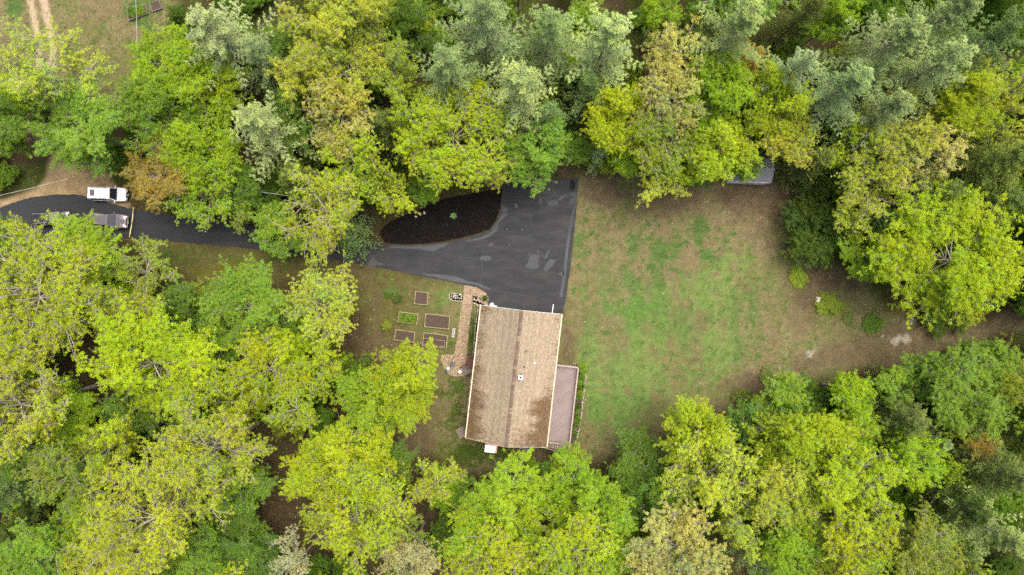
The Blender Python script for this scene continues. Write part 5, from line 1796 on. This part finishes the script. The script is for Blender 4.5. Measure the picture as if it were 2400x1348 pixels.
# kind, x, y, radius (photograph px, at crown height), height m, colour, label
TREES = [
    # top left
    ('sparse', 118, 178, 118, 17, 'yb', 'thin yellow-green tree over the sandy track at the top left'),
    ('maple', 198, 308, 112, 14, 'fg', 'rounded fresh green tree above the gravel turnout'),
    ('maple', 22, 300, 72, 12, 'gg', 'mid green tree cut by the left edge above the gravel'),
    ('maple', 385, 165, 85, 13, 'lime', 'yellow-green tree just right of the overhead cable at the top left'),
    ('maple', 375, 250, 85, 14, 'fg', 'fresh green tree between the cable and the blue-grey pine'),
    ('maple', 480, 215, 80, 14, 'lime', 'yellow-green tree right below the pale pine at the top left'),
    ('pine', 490, 70, 125, 20, 'pS', 'broad pale pine beside the raised beds at the top left'),
    ('pine', 600, 120, 75, 18, 'pB', 'greyish pine right behind the broad pale pine'),
    ('pine', 600, 285, 98, 20, 'pS', 'lone star-shaped silver pine above the long driveway'),
    ('maple', 376, 420, 80, 12, 'or', 'orange-brown tree beside the white car'),
    ('maple', 470, 350, 80, 13, 'lime', 'yellow-green tree right of the orange-brown tree'),
    ('oak', 475, 455, 75, 11, 'lime', 'low yellow-green tree hanging over the driveway past the tape'),
    ('maple', 575, 430, 50, 9, 'gg', 'small green tree under the silver pine by the driveway'),
    ('oak', 560, 495, 42, 8, 'ol', 'small olive tree leaning over the driveway edge'),
    ('maple', 705, 255, 80, 13, 'gg', 'deep green tree between the silver pine and the tan oak'),
    ('oak', 770, 60, 110, 20, 'gold', 'golden oak with visible twigs at the top edge left of centre'),
    ('oak', 860, 30, 80, 20, 'yb', 'pale yellow oak cut by the top edge beside the golden oak'),
    ('oak', 800, 170, 100, 19, 'gold', 'olive-gold oak below the golden oak at the top'),
    ('oak', 690, 175, 60, 18, 'gold', 'narrow golden tree left of the olive-gold oak'),
    ('oak', 915, 175, 75, 18, 'ol', 'olive oak left of the mid-sized pines'),
    ('oak', 800, 275, 85, 18, 'tan', 'tan-yellow oak in the middle of the upper wood'),
    ('hemlock', 695, 420, 68, 11, 'pO', 'olive conifer right of the long driveway below the tan oak'),
    ('maple', 646, 532, 60, 8, 'fg', 'bright green leafy tree overlapping the driveway beside the olive conifer'),
    ('sparse', 762, 496, 104, 15, 'pale', 'pale open-twigged tree hanging over the driveway bend'),
    ('oak', 835, 375, 80, 16, 'yg', 'bright yellow-green oak above the pale open-twigged tree'),
    ('oak', 922, 458, 52, 12, 'yg', 'yellow-green tree at the left end of the mulch bed'),
    ('hemlock', 812, 548, 56, 8, 'pD', 'low grey-green conifer on the driveway edge by the mulch bed'),
    ('oak', 1055, 322, 132, 16, 'yg', 'wide yellow-green oak above the mulch bed'),
    ('oak', 1132, 398, 66, 14, 'yb', 'yellow oak branch crown overhanging the mulch bed tip'),
    ('oak', 985, 300, 75, 17, 'yg', 'yellow-green oak behind the wide oak'),
    ('maple', 1262, 370, 78, 13, 'fg', 'feathery light green tree over the top of the parking court'),
    ('maple', 1000, 448, 40, 8, 'fg', 'small fresh green tree behind the mulch bed'),
    # upper middle pines
    ('pine', 1050, 150, 100, 21, 'pB', 'grey-green pine left of the pale star pine'),
    ('pine', 1218, 195, 105, 21, 'pS', 'pale star-shaped pine above the feathery green tree'),
    ('pine', 1140, 30, 125, 22, 'pB', 'wide pine cut by the top edge at centre left'),
    ('pine', 1290, 60, 90, 20, 'pB', 'pine between the two widest pines at the top'),
    ('pine', 1425, 80, 118, 22, 'pS', 'largest grey-green pine at the top centre right'),
    ('pine', 1385, 195, 65, 16, 'pD', 'lower dark pine below the largest top pine'),
    ('pine', 1290, 265, 60, 15, 'pD', 'shaded pine below the pale star pine'),
    ('hemlock', 1190, 290, 60, 13, 'pD', 'dark conifer between the pale star pine and the wide oak'),
    ('maple', 1440, 275, 84, 15, 'yg', 'round bright yellow-green tree above the driveway corner'),
    ('pine', 1404, 360, 36, 8, 'pB', 'small blue-green pine at the wood edge by the driveway corner'),
    ('maple', 1345, 352, 46, 8, 'gg', 'shaded green tree between feathery tree and small blue-green pine'),
    ('oak', 1560, 130, 75, 17, 'tan', 'tan oak with fine leaves right of the largest top pine'),
    ('oak', 1560, 230, 85, 17, 'tan', 'olive-tan oak right of the bright round tree'),
    ('oak', 1550, 335, 90, 15, 'ol', 'pale olive oak at the edge of the lawn'),
    ('maple', 1540, 40, 50, 15, 'lime', 'bright green crown at the top edge between pines'),
    ('oak', 1560, 415, 68, 11, 'gold', 'gold-green low tree overhanging the top of the lawn'),
    ('maple', 1470, 375, 50, 10, 'lime', 'small green-yellow tree at the lawn top edge'),
    # upper right
    ('pine', 1745, 45, 120, 22, 'pB', 'pine with bare grey branches at the top edge'),
    ('pine', 1880, 150, 78, 20, 'pS', 'silver pine with bare twigs right of the orange bush'),
    ('maple', 1738, 150, 52, 14, 'or', 'orange-brown crown below the bare-branched pine'),
    ('maple', 1680, 225, 90, 16, 'lime', 'pale yellow-green maple below the orange-brown crown'),
    ('maple', 1830, 255, 80, 15, 'yg', 'yellow-green tree left of the spreading pines'),
    ('oak', 1848, 334, 74, 14, 'gold', 'golden oak above the shed'),
    ('maple', 1680, 338, 80, 14, 'yg', 'yellow-green maple left of the shed'),
    ('maple', 1620, 380, 55, 12, 'yg', 'yellow crown at the lawn edge left of the shed maple'),
    ('maple', 1746, 388, 46, 8, 'fg', 'light green sapling draped over the shed roof'),
    ('maple', 1960, 35, 52, 16, 'lime', 'bright green crown among dark pines at the top'),
    ('pine', 2000, 190, 105, 21, 'pB', 'spreading pine left of the double pine group'),
    ('pine', 2090, 245, 90, 20, 'pB', 'pine at the lower edge of the upper right pine group'),
    ('pine', 2120, 80, 120, 22, 'pB', 'tall spreading pine in the middle of the upper right group'),
    ('pine', 2225, 140, 105, 22, 'pS', 'pale pine right of the tall spreading pine'),
    ('pine', 2250, 20, 100, 22, 'pB', 'pine cut by the top edge right of the tall spreading pine'),
    ('pine', 2360, 70, 100, 22, 'pD', 'dark pine in the top right corner'),
    ('hemlock', 1880, 40, 70, 16, 'pO', 'olive conifer in shade at the top right of the bare-branched pine'),
    ('maple', 2260, 240, 88, 16, 'yg', 'bright yellow-green tree below the pale pine'),
    ('oak', 2365, 225, 65, 16, 'gold', 'golden-olive tree at the right edge near the top'),
    ('oak', 2120, 310, 95, 16, 'gold', 'golden tan oak below the spreading pines'),
    ('oak', 2190, 360, 70, 15, 'tan', 'tan oak right of the golden tan oak'),
    ('oak', 2050, 425, 85, 14, 'gold', 'large golden oak right of the dark conifer beside the shed'),
    ('oak', 1990, 345, 60, 14, 'yg', 'yellow-green oak above the large golden oak'),
    ('hemlock', 1905, 378, 60, 12, 'pO', 'olive-green conifer right beside the shed'),
    ('hemlock', 2330, 380, 105, 17, 'pO', 'large olive conifer at the right edge'),
    ('hemlock', 2180, 455, 80, 14, 'pO', 'olive conifer between golden oak and big maple'),
    ('hemlock', 2330, 480, 75, 14, 'pD', 'grey-green conifer above the big maple at the right edge'),
    ('oak', 1990, 515, 55, 9, 'yb', 'small yellow tree overlapping the dark round shrub'),
    ('hemlock', 2060, 520, 55, 10, 'pD', 'dark conifer between small yellow tree and big maple'),
    ('maple', 2232, 612, 168, 15, 'yg', 'huge bright yellow-green maple at the right of the lawn'),
    ('maple', 2060, 600, 62, 9, 'lime', 'green lower tree at the left foot of the huge maple'),
    # lower right
    ('maple', 1835, 922, 62, 8, 'fg', 'fresh green tree at the lower lawn edge'),
    ('maple', 1990, 922, 62, 10, 'lime', 'yellow-green tree by the dirt track on the lower right'),
    ('maple', 2085, 905, 54, 9, 'fg', 'green tree lining the lower side of the dirt track'),
    ('maple', 2190, 872, 62, 10, 'fg', 'rounded green tree below the huge maple'),
    ('maple', 2325, 852, 62, 11, 'fg', 'fresh green tree at the right edge below the dirt track'),
    ('maple', 2370, 900, 55, 13, 'ol', 'olive tree at the right edge below the fresh green tree'),
    ('maple', 2265, 945, 98, 14, 'fg', 'broad light green maple at the lower right'),
    ('hemlock', 2110, 975, 82, 13, 'pO', 'dark olive conifer left of the broad light green maple'),
    ('pine', 2212, 1040, 48, 11, 'pB', 'small blue-green pine below the broad light green maple'),
    ('maple', 2285, 1030, 50, 12, 'or', 'small orange-brown tree right of the blue-green pine'),
    ('maple', 2120, 1085, 72, 14, 'lime', 'bright green tree below the dark olive conifer'),
    ('maple', 2210, 1095, 42, 11, 'lime', 'small lime tree below the blue-green pine'),
    ('hemlock', 2330, 1105, 105, 17, 'pO', 'large dark olive conifer at the lower right edge'),
    ('hemlock', 2240, 1180, 80, 15, 'hD', 'dark conifer left of the large olive conifer'),
    ('hemlock', 2385, 1010, 60, 15, 'pO', 'olive conifer at the right edge above the large dark one'),
    ('maple', 1645, 1010, 84, 14, 'yg', 'yellow-green tree standing highest on the bottom lawn edge'),
    ('oak', 1660, 1115, 100, 17, 'yb', 'golden-yellow oak below the lawn'),
    ('maple', 1760, 1010, 52, 9, 'gg', 'shaded green tree between yellow and big olive-yellow trees'),
    ('maple', 1880, 1050, 125, 16, 'yg', 'big olive-yellow tree at the lower right of the lawn'),
    ('oak', 1960, 1150, 120, 18, 'yg', 'yellow-green oak below the big olive-yellow tree'),
    ('oak', 1820, 1160, 85, 18, 'yb', 'pale yellow oak between the golden oak and yellow-green oak'),
    ('maple', 1835, 1265, 84, 17, 'lime', 'lime green round tree at the bottom edge right of centre'),
    ('oak', 1590, 1280, 110, 18, 'tan', 'tan oak at the bottom edge'),
    ('oak', 1740, 1215, 70, 17, 'yb', 'small golden tree between tan oak and lime tree'),
    ('oak', 2000, 1285, 95, 19, 'yg', 'yellow-green oak at the bottom right of the lime tree'),
    ('oak', 2160, 1280, 90, 18, 'ol', 'olive-yellow tree at the bottom edge left of the blue-green pine'),
    ('pine', 2365, 1265, 95, 20, 'pB', 'blue-green pine in the bottom right corner'),
    ('pine', 1790, 1338, 50, 14, 'pB', 'grey-green pine peeping in at the bottom edge'),
    ('pine', 2260, 1290, 50, 14, 'pD', 'shaded pine left of the bottom corner pine'),
    # bottom middle
    ('maple', 1480, 1090, 74, 9, 'gg', 'deep green tree right of the deck end'),
    ('maple', 1540, 1180, 62, 13, 'gg', 'green tree left of the golden-yellow oak'),
    ('maple', 1332, 1102, 48, 8, 'lime', 'small lime tree touching the end of the deck'),
    ('maple', 1375, 1160, 100, 15, 'lime', 'round lime-green tree below the deck end'),
    ('maple', 1175, 1180, 118, 16, 'lime', 'broad yellow-green tree below the house'),
    ('oak', 1140, 1290, 105, 18, 'yg', 'yellow-green oak at the bottom edge below the house'),
    ('oak', 1340, 1285, 105, 18, 'yg', 'olive-yellow oak at the bottom edge below the lime tree'),
    ('maple', 1440, 1290, 60, 15, 'lime', 'narrow lime crown at the bottom edge beside the tan oak'),
    ('maple', 1270, 1110, 42, 7, 'gg', 'low green tree behind the deck stairs'),
    ('sparse', 1022, 1145, 62, 12, 'pale', 'thin pale-leaved tree left of the broad yellow-green tree'),
    ('maple', 965, 895, 88, 14, 'yg', 'bright yellow-green tree beside the garden beds'),
    ('maple', 870, 950, 82, 14, 'lime', 'lime tree left of the bright garden tree'),
    ('maple', 800, 1065, 115, 15, 'yg', 'large bright yellow-green tree in the lower left clearing'),
    ('maple', 880, 1090, 75, 11, 'gg', 'shaded green tree behind the large bright tree'),
    ('oak', 830, 1210, 125, 18, 'yg', 'yellow-green oak below the large bright tree'),
    ('sparse', 960, 1310, 80, 17, 'cr', 'cream-coloured tree at the bottom edge left of centre'),
    ('sparse', 705, 1310, 62, 16, 'cr', 'small cream tree at the bottom edge'),
    ('oak', 920, 1230, 65, 15, 'ol', 'olive tree above the cream-coloured tree'),
    # left
    ('maple', 600, 720, 98, 13, 'fg', 'fresh green tree below the driveway grass strip'),
    ('oak', 770, 715, 92, 15, 'yb', 'pale yellow-green tree left of the garden beds'),
    ('oak', 625, 865, 95, 15, 'yg', 'yellow-green oak below the fresh green tree'),
    ('oak', 745, 860, 65, 13, 'yg', 'yellow tree between garden beds and the lower clearing'),
    ('maple', 360, 850, 125, 17, 'yg', 'big bright yellow tree at the lower left'),
    ('maple', 160, 626, 106, 11, 'lime', 'lime-green tree overhanging the parked cars'),
    ('sparse', 90, 700, 160, 18, 'yg', 'wide pale yellow-green tree at the left edge below the cars'),
    ('maple', 25, 570, 65, 10, 'gg', 'green tree at the left edge below the black car'),
    ('sparse', 330, 640, 70, 10, 'ol', 'thin twiggy tree at the corner of the driveway grass'),
    ('maple', 435, 710, 62, 9, 'gg', 'dark green tree at the left end of the driveway grass'),
    ('sparse', 300, 740, 90, 15, 'yg', 'open yellow-green tree with grey limbs below the lime tree'),
    ('sparse', 65, 940, 125, 21, 'pale', 'open grey-limbed tree at the left edge in the lower wood'),
    ('maple', 70, 840, 62, 9, 'gg', 'low green tree at the left edge beside brown woodland floor'),
    ('sparse', 490, 1050, 115, 20, 'pale', 'open grey-limbed oak right of the big bright yellow tree'),
    ('sparse', 390, 1210, 150, 21, 'pale', 'widest open oak with many grey limbs at the lower left'),
    ('oak', 165, 1100, 90, 18, 'ol', 'olive-yellow tree left of the widest open oak'),
    ('oak', 250, 1040, 75, 18, 'yg', 'yellow-green oak above the widest open oak'),
    ('maple', 130, 1290, 105, 14, 'fg', 'rounded mid green tree in the bottom left corner'),
    ('maple', 565, 1200, 72, 8, 'gg', 'low deep green tree at the edge of the lower clearing'),
    ('maple', 585, 1310, 72, 10, 'gg', 'shaded green tree at the bottom edge left of the cream tree'),
    ('sparse', 690, 970, 68, 15, 'yg', 'thin yellow-leaved tree over the brown clearing'),
    ('sparse', 480, 920, 70, 16, 'yg', 'open yellow tree right below the big bright yellow tree'),
    ('hemlock', 30, 1150, 70, 15, 'pD', 'shaded grey-green conifer at the left edge near the bottom'),
    ('hemlock', 60, 1230, 70, 11, 'hD', 'dark conifer at the lower left edge'),
    ('maple', 540, 1130, 70, 12, 'fg', 'fresh green tree half under the open grey-limbed oak'),
    ('oak', 560, 960, 62, 13, 'yg', 'small yellow-green oak between the big bright yellow tree and the clearing'),
    ('maple', 230, 1190, 90, 13, 'lime', 'lime tree showing beneath the widest open oak'),
    ('maple', 160, 960, 85, 12, 'lime', 'lime tree filling the gap right of the left-edge open tree'),
    ('oak', 260, 1310, 95, 16, 'pale', 'pale oak at the bottom edge right of the corner tree'),
    ('maple', 470, 1310, 85, 14, 'fg', 'green tree at the bottom edge below the widest open oak'),
    ('maple', 300, 960, 75, 11, 'gg', 'shaded green tree under the big bright yellow tree'),
    ('maple', 60, 1040, 75, 12, 'gg', 'shaded green tree at the left edge near the olive-yellow tree'),
    ('maple', 690, 800, 60, 11, 'lime', 'lime tree between the pale garden tree and yellow-green oak'),
    ('maple', 510, 800, 60, 10, 'fg', 'fresh green tree right of the dark tree below the driveway grass'),
    ('maple', 650, 120, 60, 12, 'gg', 'shaded green tree between pale pine and golden oak'),
    ('maple', 960, 60, 60, 9, 'dg', 'dark green tree in the gap left of the wide top pine'),
    ('hemlock', 900, 300, 70, 14, 'pO', 'olive conifer between the tan-yellow oak and the wide yellow-green oak'),
    ('maple', 540, 90, 60, 11, 'gg', 'green tree half hidden under the greyish pine'),
    ('hemlock', 1640, 90, 60, 14, 'pD', 'dark conifer left of the bare-branched pine'),
    ('maple', 1790, 185, 50, 12, 'lime', 'lime tree right of the orange-brown crown'),
    ('hemlock', 2290, 320, 60, 13, 'pO', 'olive conifer right of the tan oak at the upper right'),
    ('maple', 1990, 1010, 60, 11, 'lime', 'lime tree left of the dark olive conifer'),
    ('juniper', 1920, 540, 92, 5, 'jd', 'dense dark green round shrub at the lawn edge'),
]
for k, x, y, r_, H_, c_, lb in TREES:
    tree(k, x, y, r_, H_, c_, lb)

# low growth: shrubs in the garden and along the lawn
PLANTS = [
    ('bush', 1876, 650, 26, .4, 'ol', 'low olive-green ground cover mound nearest the dark shrub'),
    ('bush', 1935, 716, 27, .4, 'ol', 'olive-green ground cover mound beside the pale boulder'),
    ('bush', 1962, 724, 18, .4, 'ol', 'smaller green mound right of the ground cover by the boulder'),
    ('bush', 1990, 744, 16, .22, 'pO', 'flat olive weed patch right of the ground cover at the lawn edge'),
    ('bush', 2050, 757, 24, .4, 'gg', 'green bush at the foot of the huge maple'),
    ('bush', 1364, 862, 13, .9, 'fg', 'leafy plant at the top end of the deck border'),
    ('bush', 1361, 885, 11, .8, 'gg', 'second green plant down the deck border'),
    ('bush', 1360, 908, 11, .7, 'dg', 'third green plant down the deck border'),
    ('bush', 1356, 930, 10, .7, 'gg', 'fourth plant down the deck border, darker green'),
    ('bush', 1352, 985, 12, .8, 'gg', 'green plant low in the deck border'),
    ('bush', 1347, 1010, 9, .5, 'gg', 'small plant at the bottom end of the deck border'),
    ('bush', 1366, 874, 9, .6, 'fg', 'small fresh plant between the first two in the deck border'),
    ('bush', 1358, 897, 9, .9, 'fg', 'small upright plant between the second and third in the deck border'),
    ('bush', 1360, 919, 8, .5, 'ol', 'small olive plant halfway down the deck border'),
    ('bush', 1355, 950, 9, .5, 'dg', 'dark low plant below the middle of the deck border'),
    ('bush', 1351, 968, 8, .5, 'gg', 'low green plant in the thin stretch of the deck border'),
    ('bush', 1136, 700, 7, .7, 'dg', 'small dark plant in the rock bed by the garage corner'),
    ('bush', 930, 702, 12, .3, 'hD', 'green weed clump left of the square raised bed'),
    ('bush', 912, 690, 10, .3, 'dg', 'green weed clump near the driveway left of the square bed'),
    ('bush', 905, 765, 12, .6, 'ol', 'ragged olive weeds left of the leafy raised bed'),
    ('bush', 1740, 935, 24, .8, 'pO', 'dark bush at the lower lawn edge'),
    ('bush', 1795, 880, 20, .4, 'pO', 'dark scrub clump on the lower lawn'),
    ('bush', 20, 405, 30, 2, 'gg', 'green bush at the left edge beside the gravel'),
]
for k, x, y, r_, H_, c_, lb in PLANTS:
    tree(k, x, y, r_, H_, c_, lb, 'garden plants', 'plant')
# leafy crops in the two planted beds
for root_, cen_, nxp, nyp, dx_, dy_, an, nm in ((bg_root, bg_c, 6, 3, .38, .40, -.12, 'leafy green crop plant in the side garden bed'),
                                               (tl_root, tl_c, 6, 3, .36, .42, .24, 'leafy green crop plant in the fenced top left bed')):
    for i in range(nxp):
        for j in range(nyp):
            u_, v_ = (i - (nxp - 1) / 2) * dx_ + random.uniform(-.05, .05), (j - (nyp - 1) / 2) * dy_ + random.uniform(-.05, .05)
            lx_, ly_ = u_ * math.cos(an) - v_ * math.sin(an), u_ * math.sin(an) + v_ * math.cos(an)
            lst, R0, H0 = V_[('bush', 'S')]
            cr_ = tree_rng.choice(lst)
            q = empty('crop_plant', (cen_.x + lx_, cen_.y + ly_, 0.2), random.uniform(0, 6.28))
            q.scale = (0.125, 0.125, 0.085)
            tag(q, nm, 'plant', 'crops in ' + ('the side garden bed' if root_ is bg_root else 'the top left bed'))
            s_ = link('stem', cr_[0], None, q)
            f_ = link('foliage', cr_[1], None, q)
            f_.color = leafcol(COL[random.choice(['fg', 'ol', 'gg', 'fg'])])
# star-shaped plant in the mulch
p = at(1063, 506, 0.1)
star = empty('fern', (p.x, p.y, 0.05))
tag(star, 'small star-shaped green fern alone on the black mulch', 'plant')
sm = simple('fern_green', (0.10, 0.22, 0.045), 0.6, 0.2, 8)
for k in range(11):
    a_ = k * 6.283 / 11 + random.uniform(-.15, .15)
    L_ = random.uniform(.35, .55)
    vs, fs = [], []
    for i in range(6):
        t_ = i / 5
        c_ = Vector((math.cos(a_) * L_ * t_, math.sin(a_) * L_ * t_, 0.02 + 0.22 * math.sin(t_ * 2.4)))
        w_ = 0.075 * math.sin(math.pi * (0.12 + .86 * t_)) + .004
        n_ = Vector((-math.sin(a_), math.cos(a_), 0)) * w_
        vs += [c_ - n_, c_ + n_]
        if i: fs.append((2 * i - 2, 2 * i - 1, 2 * i + 1, 2 * i))
    MB().add(vs, fs).build('frond', sm, star)

# undergrowth beneath the trees
ur = random.Random(5)
cnt = 0
OPEN = [LAWN, DRIVE, GRAVEL, TOPLEFT, BED]
FLOOR = [(610, 1020), (650, 1090), (720, 960), (690, 1020), (250, 790), (960, 1050), (350, 380), (1330, 400), (60, 400), (30, 430), (2350, 740)]
ub = []
seen_lab = {}
UNAME = {'gg': 'green', 'dg': 'dark green', 'fg': 'fresh green', 'ol': 'olive', 'lime': 'bright green'}
_r = np.random.default_rng(4)
CX, CY = _r.uniform(-60, 2460, 6000), _r.uniform(-60, 1410, 6000)
_ok = np.minimum.reduce([poly_sd(p_, CX, CY) for p_ in OPEN]) > 26
for x, y in zip(CX[_ok], CY[_ok]):
    x, y = float(x), float(y)
    if cnt >= 300: break
    if any(math.hypot(x - a_, y - b_) < 40 for a_, b_ in FLOOR): continue
    if any(math.hypot(x - a_, y - b_) < 30 for a_, b_ in ub): continue
    if 1690 < x < 1830 and 360 < y < 440: continue
    ub.append((x, y))
    ck = ur.choice(['gg', 'gg', 'dg', 'fg', 'ol', 'dg', 'lime'])
    near = min(TREES, key=lambda t_: math.hypot(t_[1] - x, t_[2] - y))
    dx_, dy_ = x - near[1], y - near[2]
    rel = ('right of' if dx_ > 0 else 'left of') if abs(dx_) > abs(dy_) else ('below' if dy_ > 0 else 'above')
    lab = '%s undergrowth bush %s the %s' % (UNAME[ck], rel, near[6].split(' with ')[0])
    lab = ' '.join(lab.split()[:16])
    rb_ = ur.uniform(34, 60)
    if lab in seen_lab:
        lab = ' '.join((('larger ' if rb_ > seen_lab[lab] else 'smaller ') + lab).split()[:16])
    seen_lab[lab] = rb_
    tree('bush', x, y, rb_, ur.uniform(2.5, 6.5), ck, lab, 'undergrowth beneath the trees')
    cnt += 1
# wood continuing beyond the picture
er = random.Random(8)
for i in range(46):
    s_ = er.random()
    x, y = [(er.uniform(-150, 2550), er.uniform(-170, -70)), (er.uniform(-150, 2550), er.uniform(1425, 1520)),
            (er.uniform(-190, -80), er.uniform(600, 1450)), (er.uniform(2470, 2580), er.uniform(-100, 1450))][i % 4]
    if x < 460 and y < 0: continue
    tree(er.choice(['oak', 'maple', 'pine', 'sparse', 'hemlock']), x, y, er.uniform(80, 125), er.uniform(14, 20), er.choice(['yg', 'ol', 'gold', 'lime', 'fg']),
         'tree of the wood beyond the edge of the picture', 'trees beyond the picture edge')
